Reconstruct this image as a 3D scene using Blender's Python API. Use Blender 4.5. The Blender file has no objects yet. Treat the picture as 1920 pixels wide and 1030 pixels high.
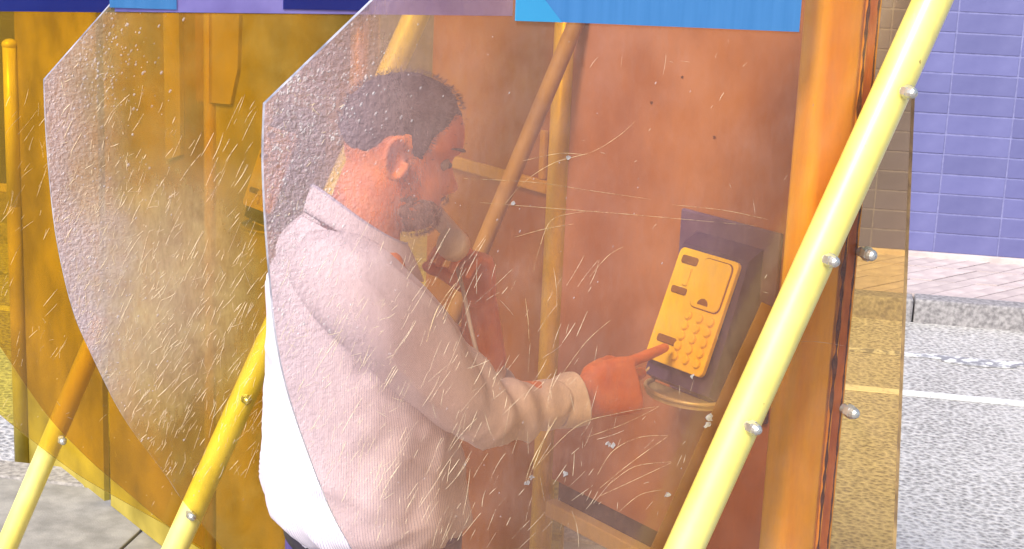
import bpy, bmesh, math, random
from mathutils import Vector, Matrix, Euler, noise
random.seed(7)
rad = math.radians
sc = bpy.context.scene
COL = sc.collection

# ---------------------------------------------------------------- camera
FPX, PITCH, ROLL, CAMH = 3000.0, rad(13.5), rad(2.5), 1.93
fw = Vector((0, math.cos(PITCH), -math.sin(PITCH)))
up0 = Vector((0, math.sin(PITCH), math.cos(PITCH)))
rt = Vector((1, 0, 0)) * math.cos(ROLL) + up0 * math.sin(ROLL)
up = -Vector((1, 0, 0)) * math.sin(ROLL) + up0 * math.cos(ROLL)
CAM = Vector((0, 0, CAMH))
cd = bpy.data.cameras.new('camera'); cam = bpy.data.objects.new('camera', cd); COL.objects.link(cam)
cd.sensor_width = 36; cd.lens = FPX / 1920 * 36; cd.clip_start = 0.05; cd.clip_end = 500
m3 = Matrix((rt, up, -fw)).transposed().to_4x4(); m3.translation = CAM
cam.matrix_world = m3
cd.dof.use_dof = False
sc.camera = cam

# ---------------------------------------------------------------- sky, sun, exposure
SUNV = Vector((-0.38, -0.60, 0.70)).normalized()          # towards the sun
w = bpy.data.worlds.new('World'); sc.world = w; w.use_nodes = True
nt = w.node_tree; nt.nodes.clear()
sky = nt.nodes.new('ShaderNodeTexSky'); sky.sky_type = 'NISHITA'; sky.sun_disc = False
sky.sun_elevation = math.asin(SUNV.z); sky.sun_rotation = math.atan2(SUNV.x, SUNV.y)
sky.air_density = 1.0; sky.dust_density = 3.0; sky.ozone_density = 1.0
bg = nt.nodes.new('ShaderNodeBackground'); bg.inputs['Strength'].default_value = 0.12
wo = nt.nodes.new('ShaderNodeOutputWorld')
nt.links.new(sky.outputs[0], bg.inputs[0]); nt.links.new(bg.outputs[0], wo.inputs[0])
sl = bpy.data.lights.new('sun', 'SUN'); sl.energy = 2.2; sl.angle = rad(14); sl.color = (1, 0.96, 0.9)
so = bpy.data.objects.new('sun', sl); COL.objects.link(so)
so.rotation_euler = SUNV.to_track_quat('Z', 'Y').to_euler(); so.location = (-3, -3, 8)
vs = sc.view_settings; vs.view_transform = 'Standard'; vs.look = 'None'; vs.gamma = 1; vs.use_curve_mapping = False
vs.exposure = 0.90
sc.cycles.transparent_max_bounces = 40; sc.cycles.max_bounces = 10
sc.cycles.caustics_reflective = False; sc.cycles.caustics_refractive = False
try:
    sc.cycles.use_denoising = True; sc.cycles.denoiser = 'OPENIMAGEDENOISE'
except Exception:
    pass

# ---------------------------------------------------------------- frames
AL = rad(28)
U = Vector((math.cos(AL), math.sin(AL), 0)); N = Vector((-math.sin(AL), math.cos(AL), 0))
def ray(x, y): return fw + rt * ((x - 960) / FPX) - up * ((y - 515) / FPX)
A0 = CAM + ray(755, 600) * 2.1; A0.z = 0
ROW = N * 0.715 - U * 0.118
BETA = AL + math.atan2(0.118, 0.715)
def at(x, y, n=0.0, k=0):
    """photo pixel -> local (u, n, z) on the plane at depth n of bay k"""
    p0 = A0 + ROW * k + N * n; d = ray(x, y)
    p = CAM + d * ((p0 - CAM).dot(N) / d.dot(N)); q = p - A0 - ROW * k
    return Vector((q.dot(U), n, p.z))
def atg(x, y, z=0.0):
    d = ray(x, y); return CAM + d * ((z - CAM.z) / d.z)

# ---------------------------------------------------------------- object helpers
def link(o, parent=None):
    COL.objects.link(o)
    if parent is not None: o.parent = parent
    return o
def thing(name, label, cat, loc=(0, 0, 0), rz=0, group=None):
    o = bpy.data.objects.new(name, None); o.location = loc; o.rotation_euler = (0, 0, rz)
    o.empty_display_size = 0.1
    o['label'] = label; o['category'] = cat
    if group: o['group'] = group
    return link(o)
def tag(o, label, cat, group=None):
    o['label'] = label; o['category'] = cat
    if group: o['group'] = group
    return o
def mesh(name, verts, faces, mats, smooth=False, fm=None, uvs=None):
    me = bpy.data.meshes.new(name); me.from_pydata([tuple(v) for v in verts], [], faces)
    for m in (mats if isinstance(mats, (list, tuple)) else [mats]): me.materials.append(m)
    if fm: me.polygons.foreach_set('material_index', fm)
    if uvs:
        ul = me.uv_layers.new(name='uv')
        for l in me.loops: ul.data[l.index].uv = uvs[l.vertex_index]
    if smooth: me.polygons.foreach_set('use_smooth', [True] * len(me.polygons))
    me.update(); return me
def obj(name, me, parent=None, kind=None, label=None):
    o = bpy.data.objects.new(name, me); link(o, parent)
    if kind: o['kind'] = kind
    if label: o['label'] = label
    return o
class MB:
    """collects shapes for one mesh"""
    def __init__(s): s.v = []; s.f = []; s.m = []; s.uv = []
    def add(s, v, f, mi=0, uv=None):
        o = len(s.v); s.v += [Vector(p) for p in v]; s.f += [tuple(i + o for i in q) for q in f]; s.m += [mi] * len(f)
        s.uv += (uv if uv else [(0, 0)] * len(v))
    def box(s, a, b, mi=0, bev=0.0):
        (x0, y0, z0), (x1, y1, z1) = a, b
        if bev <= 0:
            v = [(x0,y0,z0),(x1,y0,z0),(x1,y1,z0),(x0,y1,z0),(x0,y0,z1),(x1,y0,z1),(x1,y1,z1),(x0,y1,z1)]
            s.add(v, [(3,2,1,0),(4,5,6,7),(0,1,5,4),(1,2,6,5),(2,3,7,6),(3,0,4,7)], mi)
        else:
            bm = bmesh.new(); bmesh.ops.create_cube(bm, size=1)
            for q in bm.verts: q.co = Vector(((x0+x1)/2+q.co.x*(x1-x0), (y0+y1)/2+q.co.y*(y1-y0), (z0+z1)/2+q.co.z*(z1-z0)))
            bmesh.ops.bevel(bm, geom=bm.edges[:], offset=bev, segments=2, affect='EDGES', profile=0.5)
            bm.verts.index_update(); s.add([q.co.copy() for q in bm.verts], [tuple(q.index for q in f.verts) for f in bm.faces], mi); bm.free()
    def tube(s, path, radii, seg=16, mi=0, cap=True, asp=None, refdir=None):
        secs = sections(path, radii, asp, refdir); v, f, uv = loft(secs, seg, cap); s.add(v, f, mi, uv)
    def prism(s, poly, y0, y1, mi=0, axis='y'):
        n = len(poly)
        if axis == 'y': v = [(a, y0, b) for a, b in poly] + [(a, y1, b) for a, b in poly]
        else: v = [(a, b, y0) for a, b in poly] + [(a, b, y1) for a, b in poly]
        f = [tuple(range(n)), tuple(range(2*n-1, n-1, -1))] + [((i+1) % n, i, n+i, n+(i+1) % n) for i in range(n)]
        s.add(v, f, mi)
    def ball(s, c, r, seg=12, rings=8, mi=0, rot=None):
        r = (r, r, r) if not hasattr(r, '__len__') else r
        v = []; f = []
        for i in range(rings + 1):
            ph = math.pi * i / rings
            for j in range(seg):
                th = 2*math.pi*j/seg
                p = Vector((r[0]*math.sin(ph)*math.cos(th), r[1]*math.sin(ph)*math.sin(th), r[2]*math.cos(ph)))
                if rot: p = rot @ p
                v.append(Vector(c) + p)
        for i in range(rings):
            for j in range(seg):
                f.append((i*seg+j, (i+1)*seg+j, (i+1)*seg+(j+1) % seg, i*seg+(j+1) % seg))
        s.add(v, f, mi)
    def build(s, name, mats, parent=None, smooth=False, kind=None, label=None, uv=False):
        me = mesh(name, s.v, s.f, mats, smooth, s.m, s.uv if uv else None)
        bm = bmesh.new(); bm.from_mesh(me); bmesh.ops.recalc_face_normals(bm, faces=bm.faces); bm.to_mesh(me); bm.free()
        return obj(name, me, parent, kind, label)
def sections(path, radii, asp=None, refdir=None):
    pts = [Vector(p) for p in path]; secs = []
    ref = Vector(refdir) if refdir else None
    for i, p in enumerate(pts):
        t = (pts[min(i+1, len(pts)-1)] - pts[max(i-1, 0)]).normalized()
        if ref is None: ref = t.orthogonal()
        a = (ref - t * ref.dot(t)).normalized(); ref = a if refdir is None else ref
        b = t.cross(a)
        k = asp[i] if asp else 1.0
        secs.append((p, a * radii[i], b * radii[i] * k))
    return secs
def loft(secs, seg=24, cap=True, ex=2.0):
    v = []; f = []; uv = []; L = 0
    for i, (c, a, b) in enumerate(secs):
        if i: L += (c - secs[i-1][0]).length
        rr = (a.length + b.length) / 2
        for j in range(seg):
            th = 2*math.pi*j/seg; co, si = math.cos(th), math.sin(th)
            e = 2/ex
            v.append(c + a*math.copysign(abs(co)**e, co) + b*math.copysign(abs(si)**e, si)); uv.append((j/seg, L))
    for i in range(len(secs)-1):
        for j in range(seg):
            f.append((i*seg+j, i*seg+(j+1) % seg, (i+1)*seg+(j+1) % seg, (i+1)*seg+j))
    if cap:
        n = len(secs)-1
        f.append(tuple(range(seg-1, -1, -1))); f.append(tuple(n*seg+j for j in range(seg)))
    return v, f, uv
def cr(pts, n):
    """Catmull-Rom resample of a list of tuples"""
    P = [Vector(p) for p in pts]; out = []
    for i in range(len(P)-1):
        p0 = P[max(i-1, 0)]; p1 = P[i]; p2 = P[i+1]; p3 = P[min(i+2, len(P)-1)]
        for k in range(n):
            t = k/n
            out.append(0.5*((2*p1)+(p2-p0)*t+(2*p0-5*p1+4*p2-p3)*t*t+(3*p1-p0-3*p2+p3)*t**3))
    out.append(P[-1]); return out
def lerp_table(tab, x):
    if x <= tab[0][0]: return tab[0][1]
    for (a, b), (c, d) in zip(tab, tab[1:]):
        if x <= c:
            t = (x-a)/(c-a); t = t*t*(3-2*t) * 0.5 + t*0.5
            return b + (d-b)*t
    return tab[-1][1]

# ---------------------------------------------------------------- materials
def newmat(name):
    m = bpy.data.materials.new(name); m.use_nodes = True; t = m.node_tree; t.nodes.clear()
    out = t.nodes.new('ShaderNodeOutputMaterial'); return m, t, out
def nd(t, ty, **kw):
    n = t.nodes.new(ty)
    for k, v in kw.items(): setattr(n, k, v)
    return n
def math_(t, op, a, b=None, c=None, clamp=False):
    n = nd(t, 'ShaderNodeMath', operation=op, use_clamp=clamp)
    for i, x in enumerate((a, b, c)):
        if x is None: continue
        if isinstance(x, (int, float)): n.inputs[i].default_value = x
        else: t.links.new(x, n.inputs[i])
    return n.outputs[0]
def noise_(t, vec, scale, detail=3, rough=0.55, dist=0.0):
    n = nd(t, 'ShaderNodeTexNoise'); n.inputs['Scale'].default_value = scale; n.inputs['Detail'].default_value = detail
    n.inputs['Roughness'].default_value = rough; n.inputs['Distortion'].default_value = dist
    t.links.new(vec, n.inputs['Vector']); return n.outputs[0]
def ramp(t, fac, stops):
    r = nd(t, 'ShaderNodeValToRGB'); e = r.color_ramp.elements
    while len(e) < len(stops): e.new(0.5)
    for i, (p, c) in enumerate(stops): e[i].position = p; e[i].color = (c[0], c[1], c[2], 1)
    t.links.new(fac, r.inputs[0]); return r.outputs[0]
def coords(t, kind='Object'): return nd(t, 'ShaderNodeTexCoord').outputs[kind]
def mapping(t, vec, scale=(1, 1, 1), rot=(0, 0, 0)):
    n = nd(t, 'ShaderNodeMapping'); n.inputs['Scale'].default_value = scale; n.inputs['Rotation'].default_value = rot
    t.links.new(vec, n.inputs['Vector']); return n.outputs[0]
def bump_(t, h, strength, dist):
    b = nd(t, 'ShaderNodeBump'); b.inputs['Strength'].default_value = strength; b.inputs['Distance'].default_value = dist
    t.links.new(h, b.inputs['Height']); return b.outputs[0]
def surf(name, c1, c2, scale=8, rough=0.6, bump=0.0, bscale=60, bdist=0.003, spec=0.4, mid=(0.35, 0.65), coat=0.0, detail=4, metal=0.0, mp=(1, 1, 1), vary=0.0):
    m, t, out = newmat(name); v = mapping(t, coords(t), mp)
    f = noise_(t, v, scale, detail)
    col = ramp(t, f, [(mid[0], c1), (mid[1], c2)])
    if vary:
        oi = nd(t, 'ShaderNodeObjectInfo'); hs = nd(t, 'ShaderNodeHueSaturation')
        t.links.new(math_(t, 'MULTIPLY_ADD', oi.outputs['Random'], vary, 1 - vary/2), hs.inputs['Value'])
        t.links.new(col, hs.inputs['Color']); col = hs.outputs[0]
    p = nd(t, 'ShaderNodeBsdfPrincipled'); t.links.new(col, p.inputs['Base Color'])
    p.inputs['Roughness'].default_value = rough; p.inputs['Specular IOR Level'].default_value = spec
    p.inputs['Coat Weight'].default_value = coat; p.inputs['Coat Roughness'].default_value = 0.25; p.inputs['Metallic'].default_value = metal
    if bump:
        t.links.new(bump_(t, noise_(t, v, bscale, 4), bump, bdist), p.inputs['Normal'])
    t.links.new(p.outputs[0], out.inputs[0]); return m

M = {}
def painted(name, c1, c2, worn, amount, rough=0.36, coat=1.0):
    m, t, out = newmat(name); v = coords(t)
    base_ = ramp(t, noise_(t, v, 7, 5), [(0.35, c1), (0.65, c2)])
    chips = ramp(t, noise_(t, v, 85, 4, 0.65), [(1 - amount, (0, 0, 0)), (1.02 - amount, (1, 1, 1))])
    grime = ramp(t, noise_(t, mapping(t, v, (1, 1, 0.35)), 22, 6, 0.7), [(0.50, (0, 0, 0)), (0.80, (0.45, 0.45, 0.45))])
    fac = math_(t, 'MAXIMUM', chips, grime)
    mx = nd(t, 'ShaderNodeMix', data_type='RGBA'); t.links.new(fac, mx.inputs[0]); t.links.new(base_, mx.inputs[6]); mx.inputs[7].default_value = (*worn, 1)
    p = nd(t, 'ShaderNodeBsdfPrincipled'); t.links.new(mx.outputs[2], p.inputs['Base Color'])
    t.links.new(math_(t, 'MULTIPLY_ADD', fac, 0.4, rough), p.inputs['Roughness']); p.inputs['Specular IOR Level'].default_value = 0.8
    t.links.new(math_(t, 'SUBTRACT', coat, fac, clamp=True), p.inputs['Coat Weight']); p.inputs['Coat Roughness'].default_value = 0.3
    t.links.new(bump_(t, noise_(t, v, 50, 5), 0.12, 0.002), p.inputs['Normal'])
    t.links.new(p.outputs[0], out.inputs[0]); return m
M['yellow'] = painted('yellow_paint', (0.85, 0.74, 0.15), (0.90, 0.81, 0.22), (0.42, 0.30, 0.08), 0.30, rough=0.30)
M['yellow_post'] = surf('yellow_post_paint', (0.80, 0.44, 0.012), (0.96, 0.76, 0.04), 14, 0.42, 0.2, 30, 0.002, 0.4, mp=(1, 1, 0.06), detail=5)
M['rust'] = surf('rust', (0.05, 0.014, 0.008), (0.22, 0.07, 0.025), 60, 0.9, 0.8, 160, 0.003, 0.1)
M['rust_dark'] = surf('rust_dark', (0.025, 0.008, 0.006), (0.09, 0.025, 0.015), 90, 0.95, 0.9, 200, 0.004, 0.1)
M['rust_thin'] = surf('rust_stained_paint', (0.34, 0.11, 0.03), (0.62, 0.27, 0.03), 40, 0.8, 0.4, 120, 0.002, 0.2, mp=(1, 1, 0.3))
M['nut'] = surf('zinc_nut', (0.48, 0.48, 0.46), (0.66, 0.66, 0.63), 60, 0.26, 0.1, 90, 0.001, 0.5, metal=0.7)
M['board'] = surf('backboard', (0.28, 0.105, 0.070), (0.41, 0.185, 0.13), 4, 0.6, 0.1, 14, 0.003, 0.3, mp=(1, 1, 0.8), detail=6)
M['board_gold'] = surf('backboard_mustard', (0.26, 0.20, 0.03), (0.54, 0.43, 0.085), 4, 0.6, 0.1, 14, 0.003, 0.3, detail=6)
M['panel_lime'] = surf('lime_yellow_panel', (0.62, 0.58, 0.08), (0.80, 0.74, 0.12), 8, 0.5)
M['panel_orange'] = surf('orange_panel', (0.48, 0.33, 0.04), (0.62, 0.44, 0.06), 8, 0.5)
M['panel_cream'] = surf('cream_sticker', (0.62, 0.55, 0.26), (0.78, 0.70, 0.36), 12, 0.6)
M['rail'] = surf('rail_paint', (0.58, 0.40, 0.20), (0.66, 0.47, 0.26), 8, 0.5, 0.1, 60, 0.001, 0.3)
M['slot'] = surf('slot_dark', (0.02, 0.012, 0.03), (0.05, 0.03, 0.06), 30, 0.8)
M['film'] = surf('blue_film', (0.05, 0.21, 0.50), (0.065, 0.24, 0.55), 5, 0.35, 0, spec=0.4, mp=(14, 1, 1))
M['film_cyan'] = surf('cyan_film', (0.04, 0.31, 0.60), (0.045, 0.34, 0.64), 5, 0.35)
M['film_dark'] = surf('navy_film', (0.012, 0.02, 0.17), (0.016, 0.03, 0.22), 5, 0.35)
M['film_violet'] = surf('violet_film', (0.16, 0.14, 0.42), (0.26, 0.24, 0.60), 7, 0.4)
M['ph_yellow'] = surf('telephone_yellow', (0.90, 0.64, 0.02), (0.95, 0.72, 0.04), 14, 0.4, 0.05, 80, 0.001, 0.4)
M['ph_dark'] = surf('telephone_dark_brown', (0.20, 0.09, 0.01), (0.28, 0.13, 0.02), 30, 0.6)  # dark brown for the slots, notch, display and card frame
M['ph_blue'] = surf('telephone_housing', (0.035, 0.025, 0.22), (0.055, 0.04, 0.28), 20, 0.5, 0.1, 90, 0.001)
M['ph_plate'] = surf('telephone_backplate', (0.08, 0.065, 0.34), (0.13, 0.10, 0.42), 12, 0.5)
M['olive_bar'] = surf('olive_reflection', (0.24, 0.175, 0.065), (0.36, 0.26, 0.10), 7, 0.5, 0.2, 40, 0.002, 0.3)  # colour of the bar standing in for the reflected tube
M['amber_brown'] = surf('amber_brown_paint', (0.20, 0.10, 0.03), (0.36, 0.20, 0.04), 7, 0.6, 0.2, 40, 0.002, 0.3)
M['steel'] = surf('tray_steel', (0.50, 0.46, 0.44), (0.66, 0.62, 0.60), 20, 0.35, metal=0.3)
M['cream'] = surf('handset_cream', (0.72, 0.62, 0.46), (0.80, 0.70, 0.54), 30, 0.4)
M['cord'] = surf('cord_grey', (0.42, 0.36, 0.32), (0.55, 0.48, 0.42), 30, 0.5)
def skin_mat():
    m, t, out = newmat('skin'); v = coords(t)
    c = ramp(t, noise_(t, v, 16, 5, 0.6), [(0.30, (0.60, 0.14, 0.03)), (0.55, (0.74, 0.235, 0.05)), (0.75, (0.80, 0.31, 0.08))])
    p = nd(t, 'ShaderNodeBsdfPrincipled'); t.links.new(c, p.inputs['Base Color']); p.inputs['Roughness'].default_value = 0.55
    p.inputs['Subsurface Weight'].default_value = 0.15; p.inputs['Subsurface Radius'].default_value = (1, .35, .2); p.inputs['Subsurface Scale'].default_value = 0.006
    t.links.new(bump_(t, noise_(t, v, 260, 4, 0.7), 0.35, 0.0012), p.inputs['Normal']); t.links.new(p.outputs[0], out.inputs[0]); return m
M['skin'] = skin_mat()
M['hair'] = surf('hair_dark', (0.028, 0.021, 0.028), (0.075, 0.058, 0.072), 60, 0.6, 0.9, 130, 0.004, 0.3, mp=(1, 1, 0.35))
M['beard'] = surf('beard_grey', (0.17, 0.10, 0.09), (0.34, 0.21, 0.17), 90, 0.8, 0.8, 160, 0.003, 0.2)
M['eye'] = surf('eye_white_shaded', (0.30, 0.24, 0.20), (0.36, 0.30, 0.26), 30, 0.3)  # eye white darkened, shading of the socket put into its colour
M['trousers'] = surf('trousers_purple', (0.06, 0.04, 0.20), (0.10, 0.07, 0.28), 30, 0.8, 0.3, 300, 0.001)
M['brown_cloth'] = surf('dark_brown_cloth', (0.13, 0.08, 0.04), (0.19, 0.12, 0.06), 30, 0.9, 0.3, 200, 0.001)
M['leather'] = surf('belt_leather', (0.02, 0.015, 0.03), (0.04, 0.03, 0.05), 30, 0.5)
M['tile'] = surf('blue_tile', (0.115, 0.12, 0.285), (0.155, 0.16, 0.345), 3, 0.35, 0.1, 40, 0.002, 0.5, vary=0.16)
M['mortar'] = surf('pale_mortar', (0.17, 0.175, 0.35), (0.23, 0.235, 0.43), 30, 0.8)
M['paver'] = surf('pinkish_paver', (0.48, 0.40, 0.39), (0.62, 0.53, 0.50), 7, 0.85, 0.4, 90, 0.003, 0.2, vary=0.14)
M['paver_joint'] = surf('paver_joint', (0.28, 0.24, 0.23), (0.40, 0.35, 0.34), 20, 0.95)
M['slab'] = surf('concrete_slab', (0.24, 0.235, 0.235), (0.36, 0.35, 0.35), 12, 0.9, 0.5, 180, 0.003, 0.2, vary=0.12, detail=8)
M['kerb'] = surf('granite_kerb', (0.20, 0.19, 0.195), (0.42, 0.40, 0.40), 45, 0.85, 0.6, 120, 0.004, 0.2, vary=0.15, detail=6)
M['paint'] = surf('road_paint', (0.45, 0.45, 0.46), (0.82, 0.82, 0.82), 25, 0.7, mid=(0.3, 0.45), detail=6)
M['patch'] = surf('worn_paint', (0.26, 0.26, 0.28), (0.72, 0.72, 0.72), 18, 0.8, mid=(0.45, 0.55), detail=6)

def asphalt():
    m, t, out = newmat('asphalt'); v = coords(t)
    vo = nd(t, 'ShaderNodeTexVoronoi'); vo.inputs['Scale'].default_value = 46; t.links.new(v, vo.inputs['Vector'])
    n1 = noise_(t, v, 60, 5, 0.7); n2 = noise_(t, v, 2.2, 4)
    mix = math_(t, 'MULTIPLY_ADD', vo.outputs['Distance'], 0.55, math_(t, 'MULTIPLY', n1, 0.55))
    mix = math_(t, 'MULTIPLY_ADD', n2, 0.25, mix)
    col = ramp(t, mix, [(0.34, (0.13, 0.125, 0.118)), (0.55, (0.35, 0.335, 0.32)), (0.80, (0.60, 0.58, 0.56))])
    p = nd(t, 'ShaderNodeBsdfPrincipled'); p.inputs['Roughness'].default_value = 0.8; t.links.new(col, p.inputs['Base Color'])
    t.links.new(bump_(t, mix, 1.0, 0.012), p.inputs['Normal']); t.links.new(p.outputs[0], out.inputs[0]); return m
M['asphalt'] = asphalt()

def shirt_mat(name='striped_shirt', base=(0.75, 0.69, 0.77), line=(0.26, 0.29, 0.48), count=240):
    m, t, out = newmat(name)
    uv = nd(t, 'ShaderNodeUVMap'); uv.uv_map = 'uv'
    sx = nd(t, 'ShaderNodeSeparateXYZ'); t.links.new(uv.outputs[0], sx.inputs[0])
    fr = math_(t, 'FRACT', math_(t, 'MULTIPLY', sx.outputs[0], count))
    st = math_(t, 'LESS_THAN', fr, 0.22)
    weave = noise_(t, coords(t), 220, 2)
    f = math_(t, 'MULTIPLY', st, math_(t, 'MULTIPLY_ADD', weave, 0.8, 0.35), clamp=True)
    col = ramp(t, f, [(0.0, base), (1.0, line)])
    p = nd(t, 'ShaderNodeBsdfPrincipled'); p.inputs['Roughness'].default_value = 0.85; p.inputs['Specular IOR Level'].default_value = 0.2
    t.links.new(col, p.inputs['Base Color'])
    h = noise_(t, mapping(t, coords(t), (1, 1, 0.6), (0, 0.6, 0)), 24, 3, 0.5, 0.6)
    t.links.new(bump_(t, h, 0.16, 0.010), p.inputs['Normal'])
    t.links.new(p.outputs[0], out.inputs[0]); return m
M['shirt'] = shirt_mat()

def pane_mat(name, tint, haze, haze_col, x0, x1, edge_haze, peel=0.5, tint2=None, patch=None, haze2=None):
    """scratched tinted plastic: tinted see-through sheet, dulled film mixing wear with painted reflections (stronger at the free edge), gloss"""
    m, t, out = newmat(name); v = coords(t)
    sx = nd(t, 'ShaderNodeSeparateXYZ'); t.links.new(v, sx.inputs[0])
    mr = nd(t, 'ShaderNodeMapRange', interpolation_type='SMOOTHSTEP')
    mr.inputs[1].default_value = x0; mr.inputs[2].default_value = x1; mr.inputs[3].default_value = 1; mr.inputs[4].default_value = 0
    t.links.new(math_(t, 'MULTIPLY_ADD', noise_(t, v, 9, 4), 0.14, math_(t, 'SUBTRACT', sx.outputs[0], 0.07)), mr.inputs[0]); edge = mr.outputs[0]
    big = noise_(t, v, 4.5, 5, 0.6); fine = noise_(t, mapping(t, v, (1, 1, 0.30), (0, rad(26), 0)), 120, 4, 0.7)
    h = math_(t, 'MULTIPLY', haze, math_(t, 'MULTIPLY_ADD', big, 1.3, 0.35))
    mr2 = nd(t, 'ShaderNodeMapRange'); mr2.inputs[1].default_value = 0.25; mr2.inputs[2].default_value = 0.75; mr2.inputs[3].default_value = 1.0; mr2.inputs[4].default_value = 0.65
    t.links.new(sx.outputs[0], mr2.inputs[0]); h = math_(t, 'MULTIPLY', h, mr2.outputs[0])
    h = math_(t, 'MULTIPLY_ADD', edge, edge_haze, h)  # edge haze: dense wear together with painted sky reflection
    if patch:      # a soft pale haze patch in the film colour: (x, z, rx, rz, amount)
        px_ = math_(t, 'DIVIDE', math_(t, 'SUBTRACT', math_(t, 'MULTIPLY_ADD', big, 0.12, sx.outputs[0]), patch[0] + 0.06), patch[2])
        pz_ = math_(t, 'DIVIDE', math_(t, 'SUBTRACT', sx.outputs[2], patch[1]), patch[3])
        d2 = math_(t, 'ADD', math_(t, 'MULTIPLY', px_, px_), math_(t, 'MULTIPLY', pz_, pz_))
        pm_ = math_(t, 'MULTIPLY', math_(t, 'SUBTRACT', 1.0, d2, clamp=True), patch[4])
        h = math_(t, 'ADD', h, pm_)
    h = math_(t, 'MULTIPLY', h, math_(t, 'MULTIPLY_ADD', fine, 1.0, 0.5), clamp=True)
    tr = nd(t, 'ShaderNodeBsdfTransparent'); tr.inputs[0].default_value = (*tint, 1)
    if tint2:      # the sheet has yellowed more towards the post
        t.links.new(ramp(t, math_(t, 'MULTIPLY_ADD', sx.outputs[0], 1.0, 0.2), [(0.15, tint), (0.78, tint2)]), tr.inputs[0])
    df = nd(t, 'ShaderNodeBsdfDiffuse'); df.inputs[0].default_value = (*haze_col, 1)
    pe = math_(t, 'MULTIPLY', noise_(t, v, 150, 3, 0.6), math_(t, 'MULTIPLY_ADD', edge, 1.0, 0.06))
    bn = bump_(t, pe, peel, 0.006)
    t.links.new(bn, df.inputs['Normal'])
    if haze2:
        wgt = math_(t, 'ADD', edge, pm_, clamp=True) if patch else edge
        mxc = nd(t, 'ShaderNodeMix', data_type='RGBA'); t.links.new(wgt, mxc.inputs[0]); mxc.inputs[7].default_value = (*haze_col, 1)
        t.links.new(ramp(t, noise_(t, v, 13, 6, 0.65), [(0.30, haze2[0]), (0.70, haze2[1])]), mxc.inputs[6]); t.links.new(mxc.outputs[2], df.inputs[0])
    gl = nd(t, 'ShaderNodeBsdfGlossy'); gl.inputs['Roughness'].default_value = 0.16; gl.inputs[0].default_value = (0.9, 0.88, 0.95, 1)
    t.links.new(bn, gl.inputs['Normal'])
    geo = nd(t, 'ShaderNodeNewGeometry'); fr = nd(t, 'ShaderNodeFresnel'); fr.inputs[0].default_value = 1.45
    notback = math_(t, 'SUBTRACT', 1.0, geo.outputs['Backfacing'])
    h = math_(t, 'MULTIPLY', h, notback)
    fac = math_(t, 'MULTIPLY', fr.outputs[0], notback)
    m1 = nd(t, 'ShaderNodeMixShader'); t.links.new(h, m1.inputs[0]); t.links.new(tr.outputs[0], m1.inputs[1]); t.links.new(df.outputs[0], m1.inputs[2])
    m2 = nd(t, 'ShaderNodeMixShader'); t.links.new(fac, m2.inputs[0]); t.links.new(m1.outputs[0], m2.inputs[1]); t.links.new(gl.outputs[0], m2.inputs[2])
    t.links.new(m2.outputs[0], out.inputs[0]); return m
def edge_mat():
    m, t, out = newmat('pane_edge'); v = coords(t)
    col = ramp(t, noise_(t, v, 30, 4), [(0.35, (0.20, 0.20, 0.25)), (0.65, (0.52, 0.52, 0.60))])
    p = nd(t, 'ShaderNodeBsdfPrincipled'); p.inputs['Roughness'].default_value = 0.25; p.inputs['Transmission Weight'].default_value = 0.0
    t.links.new(col, p.inputs['Base Color']); t.links.new(p.outputs[0], out.inputs[0]); return m
M['edge'] = edge_mat()
def mark_mat(name, col, alpha, rough=0.5):
    m, t, out = newmat(name)
    d = nd(t, 'ShaderNodeBsdfPrincipled'); d.inputs['Base Color'].default_value = (*col, 1); d.inputs['Roughness'].default_value = rough
    tr = nd(t, 'ShaderNodeBsdfTransparent')
    mx = nd(t, 'ShaderNodeMixShader')
    f = math_(t, 'MULTIPLY', math_(t, 'MULTIPLY_ADD', noise_(t, coords(t), 34, 4, 0.7), 4.2, -1.35), alpha, clamp=True)
    t.links.new(f, mx.inputs[0]); t.links.new(tr.outputs[0], mx.inputs[1]); t.links.new(d.outputs[0], mx.inputs[2]); t.links.new(mx.outputs[0], out.inputs[0]); return m
M['scratch'] = mark_mat('scratch_pale', (0.80, 0.66, 0.46), 0.62)
M['scratch_gold'] = mark_mat('scratch_gold', (0.78, 0.60, 0.34), 0.55)
M['drop'] = mark_mat('dried_drop', (0.72, 0.66, 0.66), 0.42, 0.2)
M['chip'] = mark_mat('paint_chip', (0.50, 0.47, 0.45), 0.75)

# pane tints are per face, each pane has two faces
h_ = at(765, 265)
M['pane0'] = pane_mat('amber_pane_nearest', (0.975, 0.88, 0.83), 0.30, (0.54, 0.43, 0.49), -0.20, 0.06, 0.30, 0.9, tint2=(0.98, 0.83, 0.47), patch=(h_.x, h_.z, 0.17, 0.17, 0.13), haze2=((0.33, 0.17, 0.125), (0.54, 0.34, 0.28)))
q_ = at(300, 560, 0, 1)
M['pane1'] = pane_mat('amber_pane_second', (0.92, 0.82, 0.36), 0.26, (0.56, 0.47, 0.49), -0.20, -0.02, 0.42, 0.9, patch=(q_.x, q_.z, 0.20, 0.27, 0.42), haze2=((0.32, 0.22, 0.03), (0.64, 0.54, 0.16)))  # patch paints a blurred grey reflection; olive mottling paints reflected foliage
M['pane2'] = pane_mat('amber_pane_third', (0.86, 0.72, 0.20), 0.08, (0.60, 0.46, 0.25), -0.30, 0.0, 0.1, 0.4)
M['pane3'] = pane_mat('amber_pane_fourth', (0.93, 0.84, 0.34), 0.10, (0.66, 0.60, 0.36), -0.30, 0.0, 0.1, 0.4)

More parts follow.
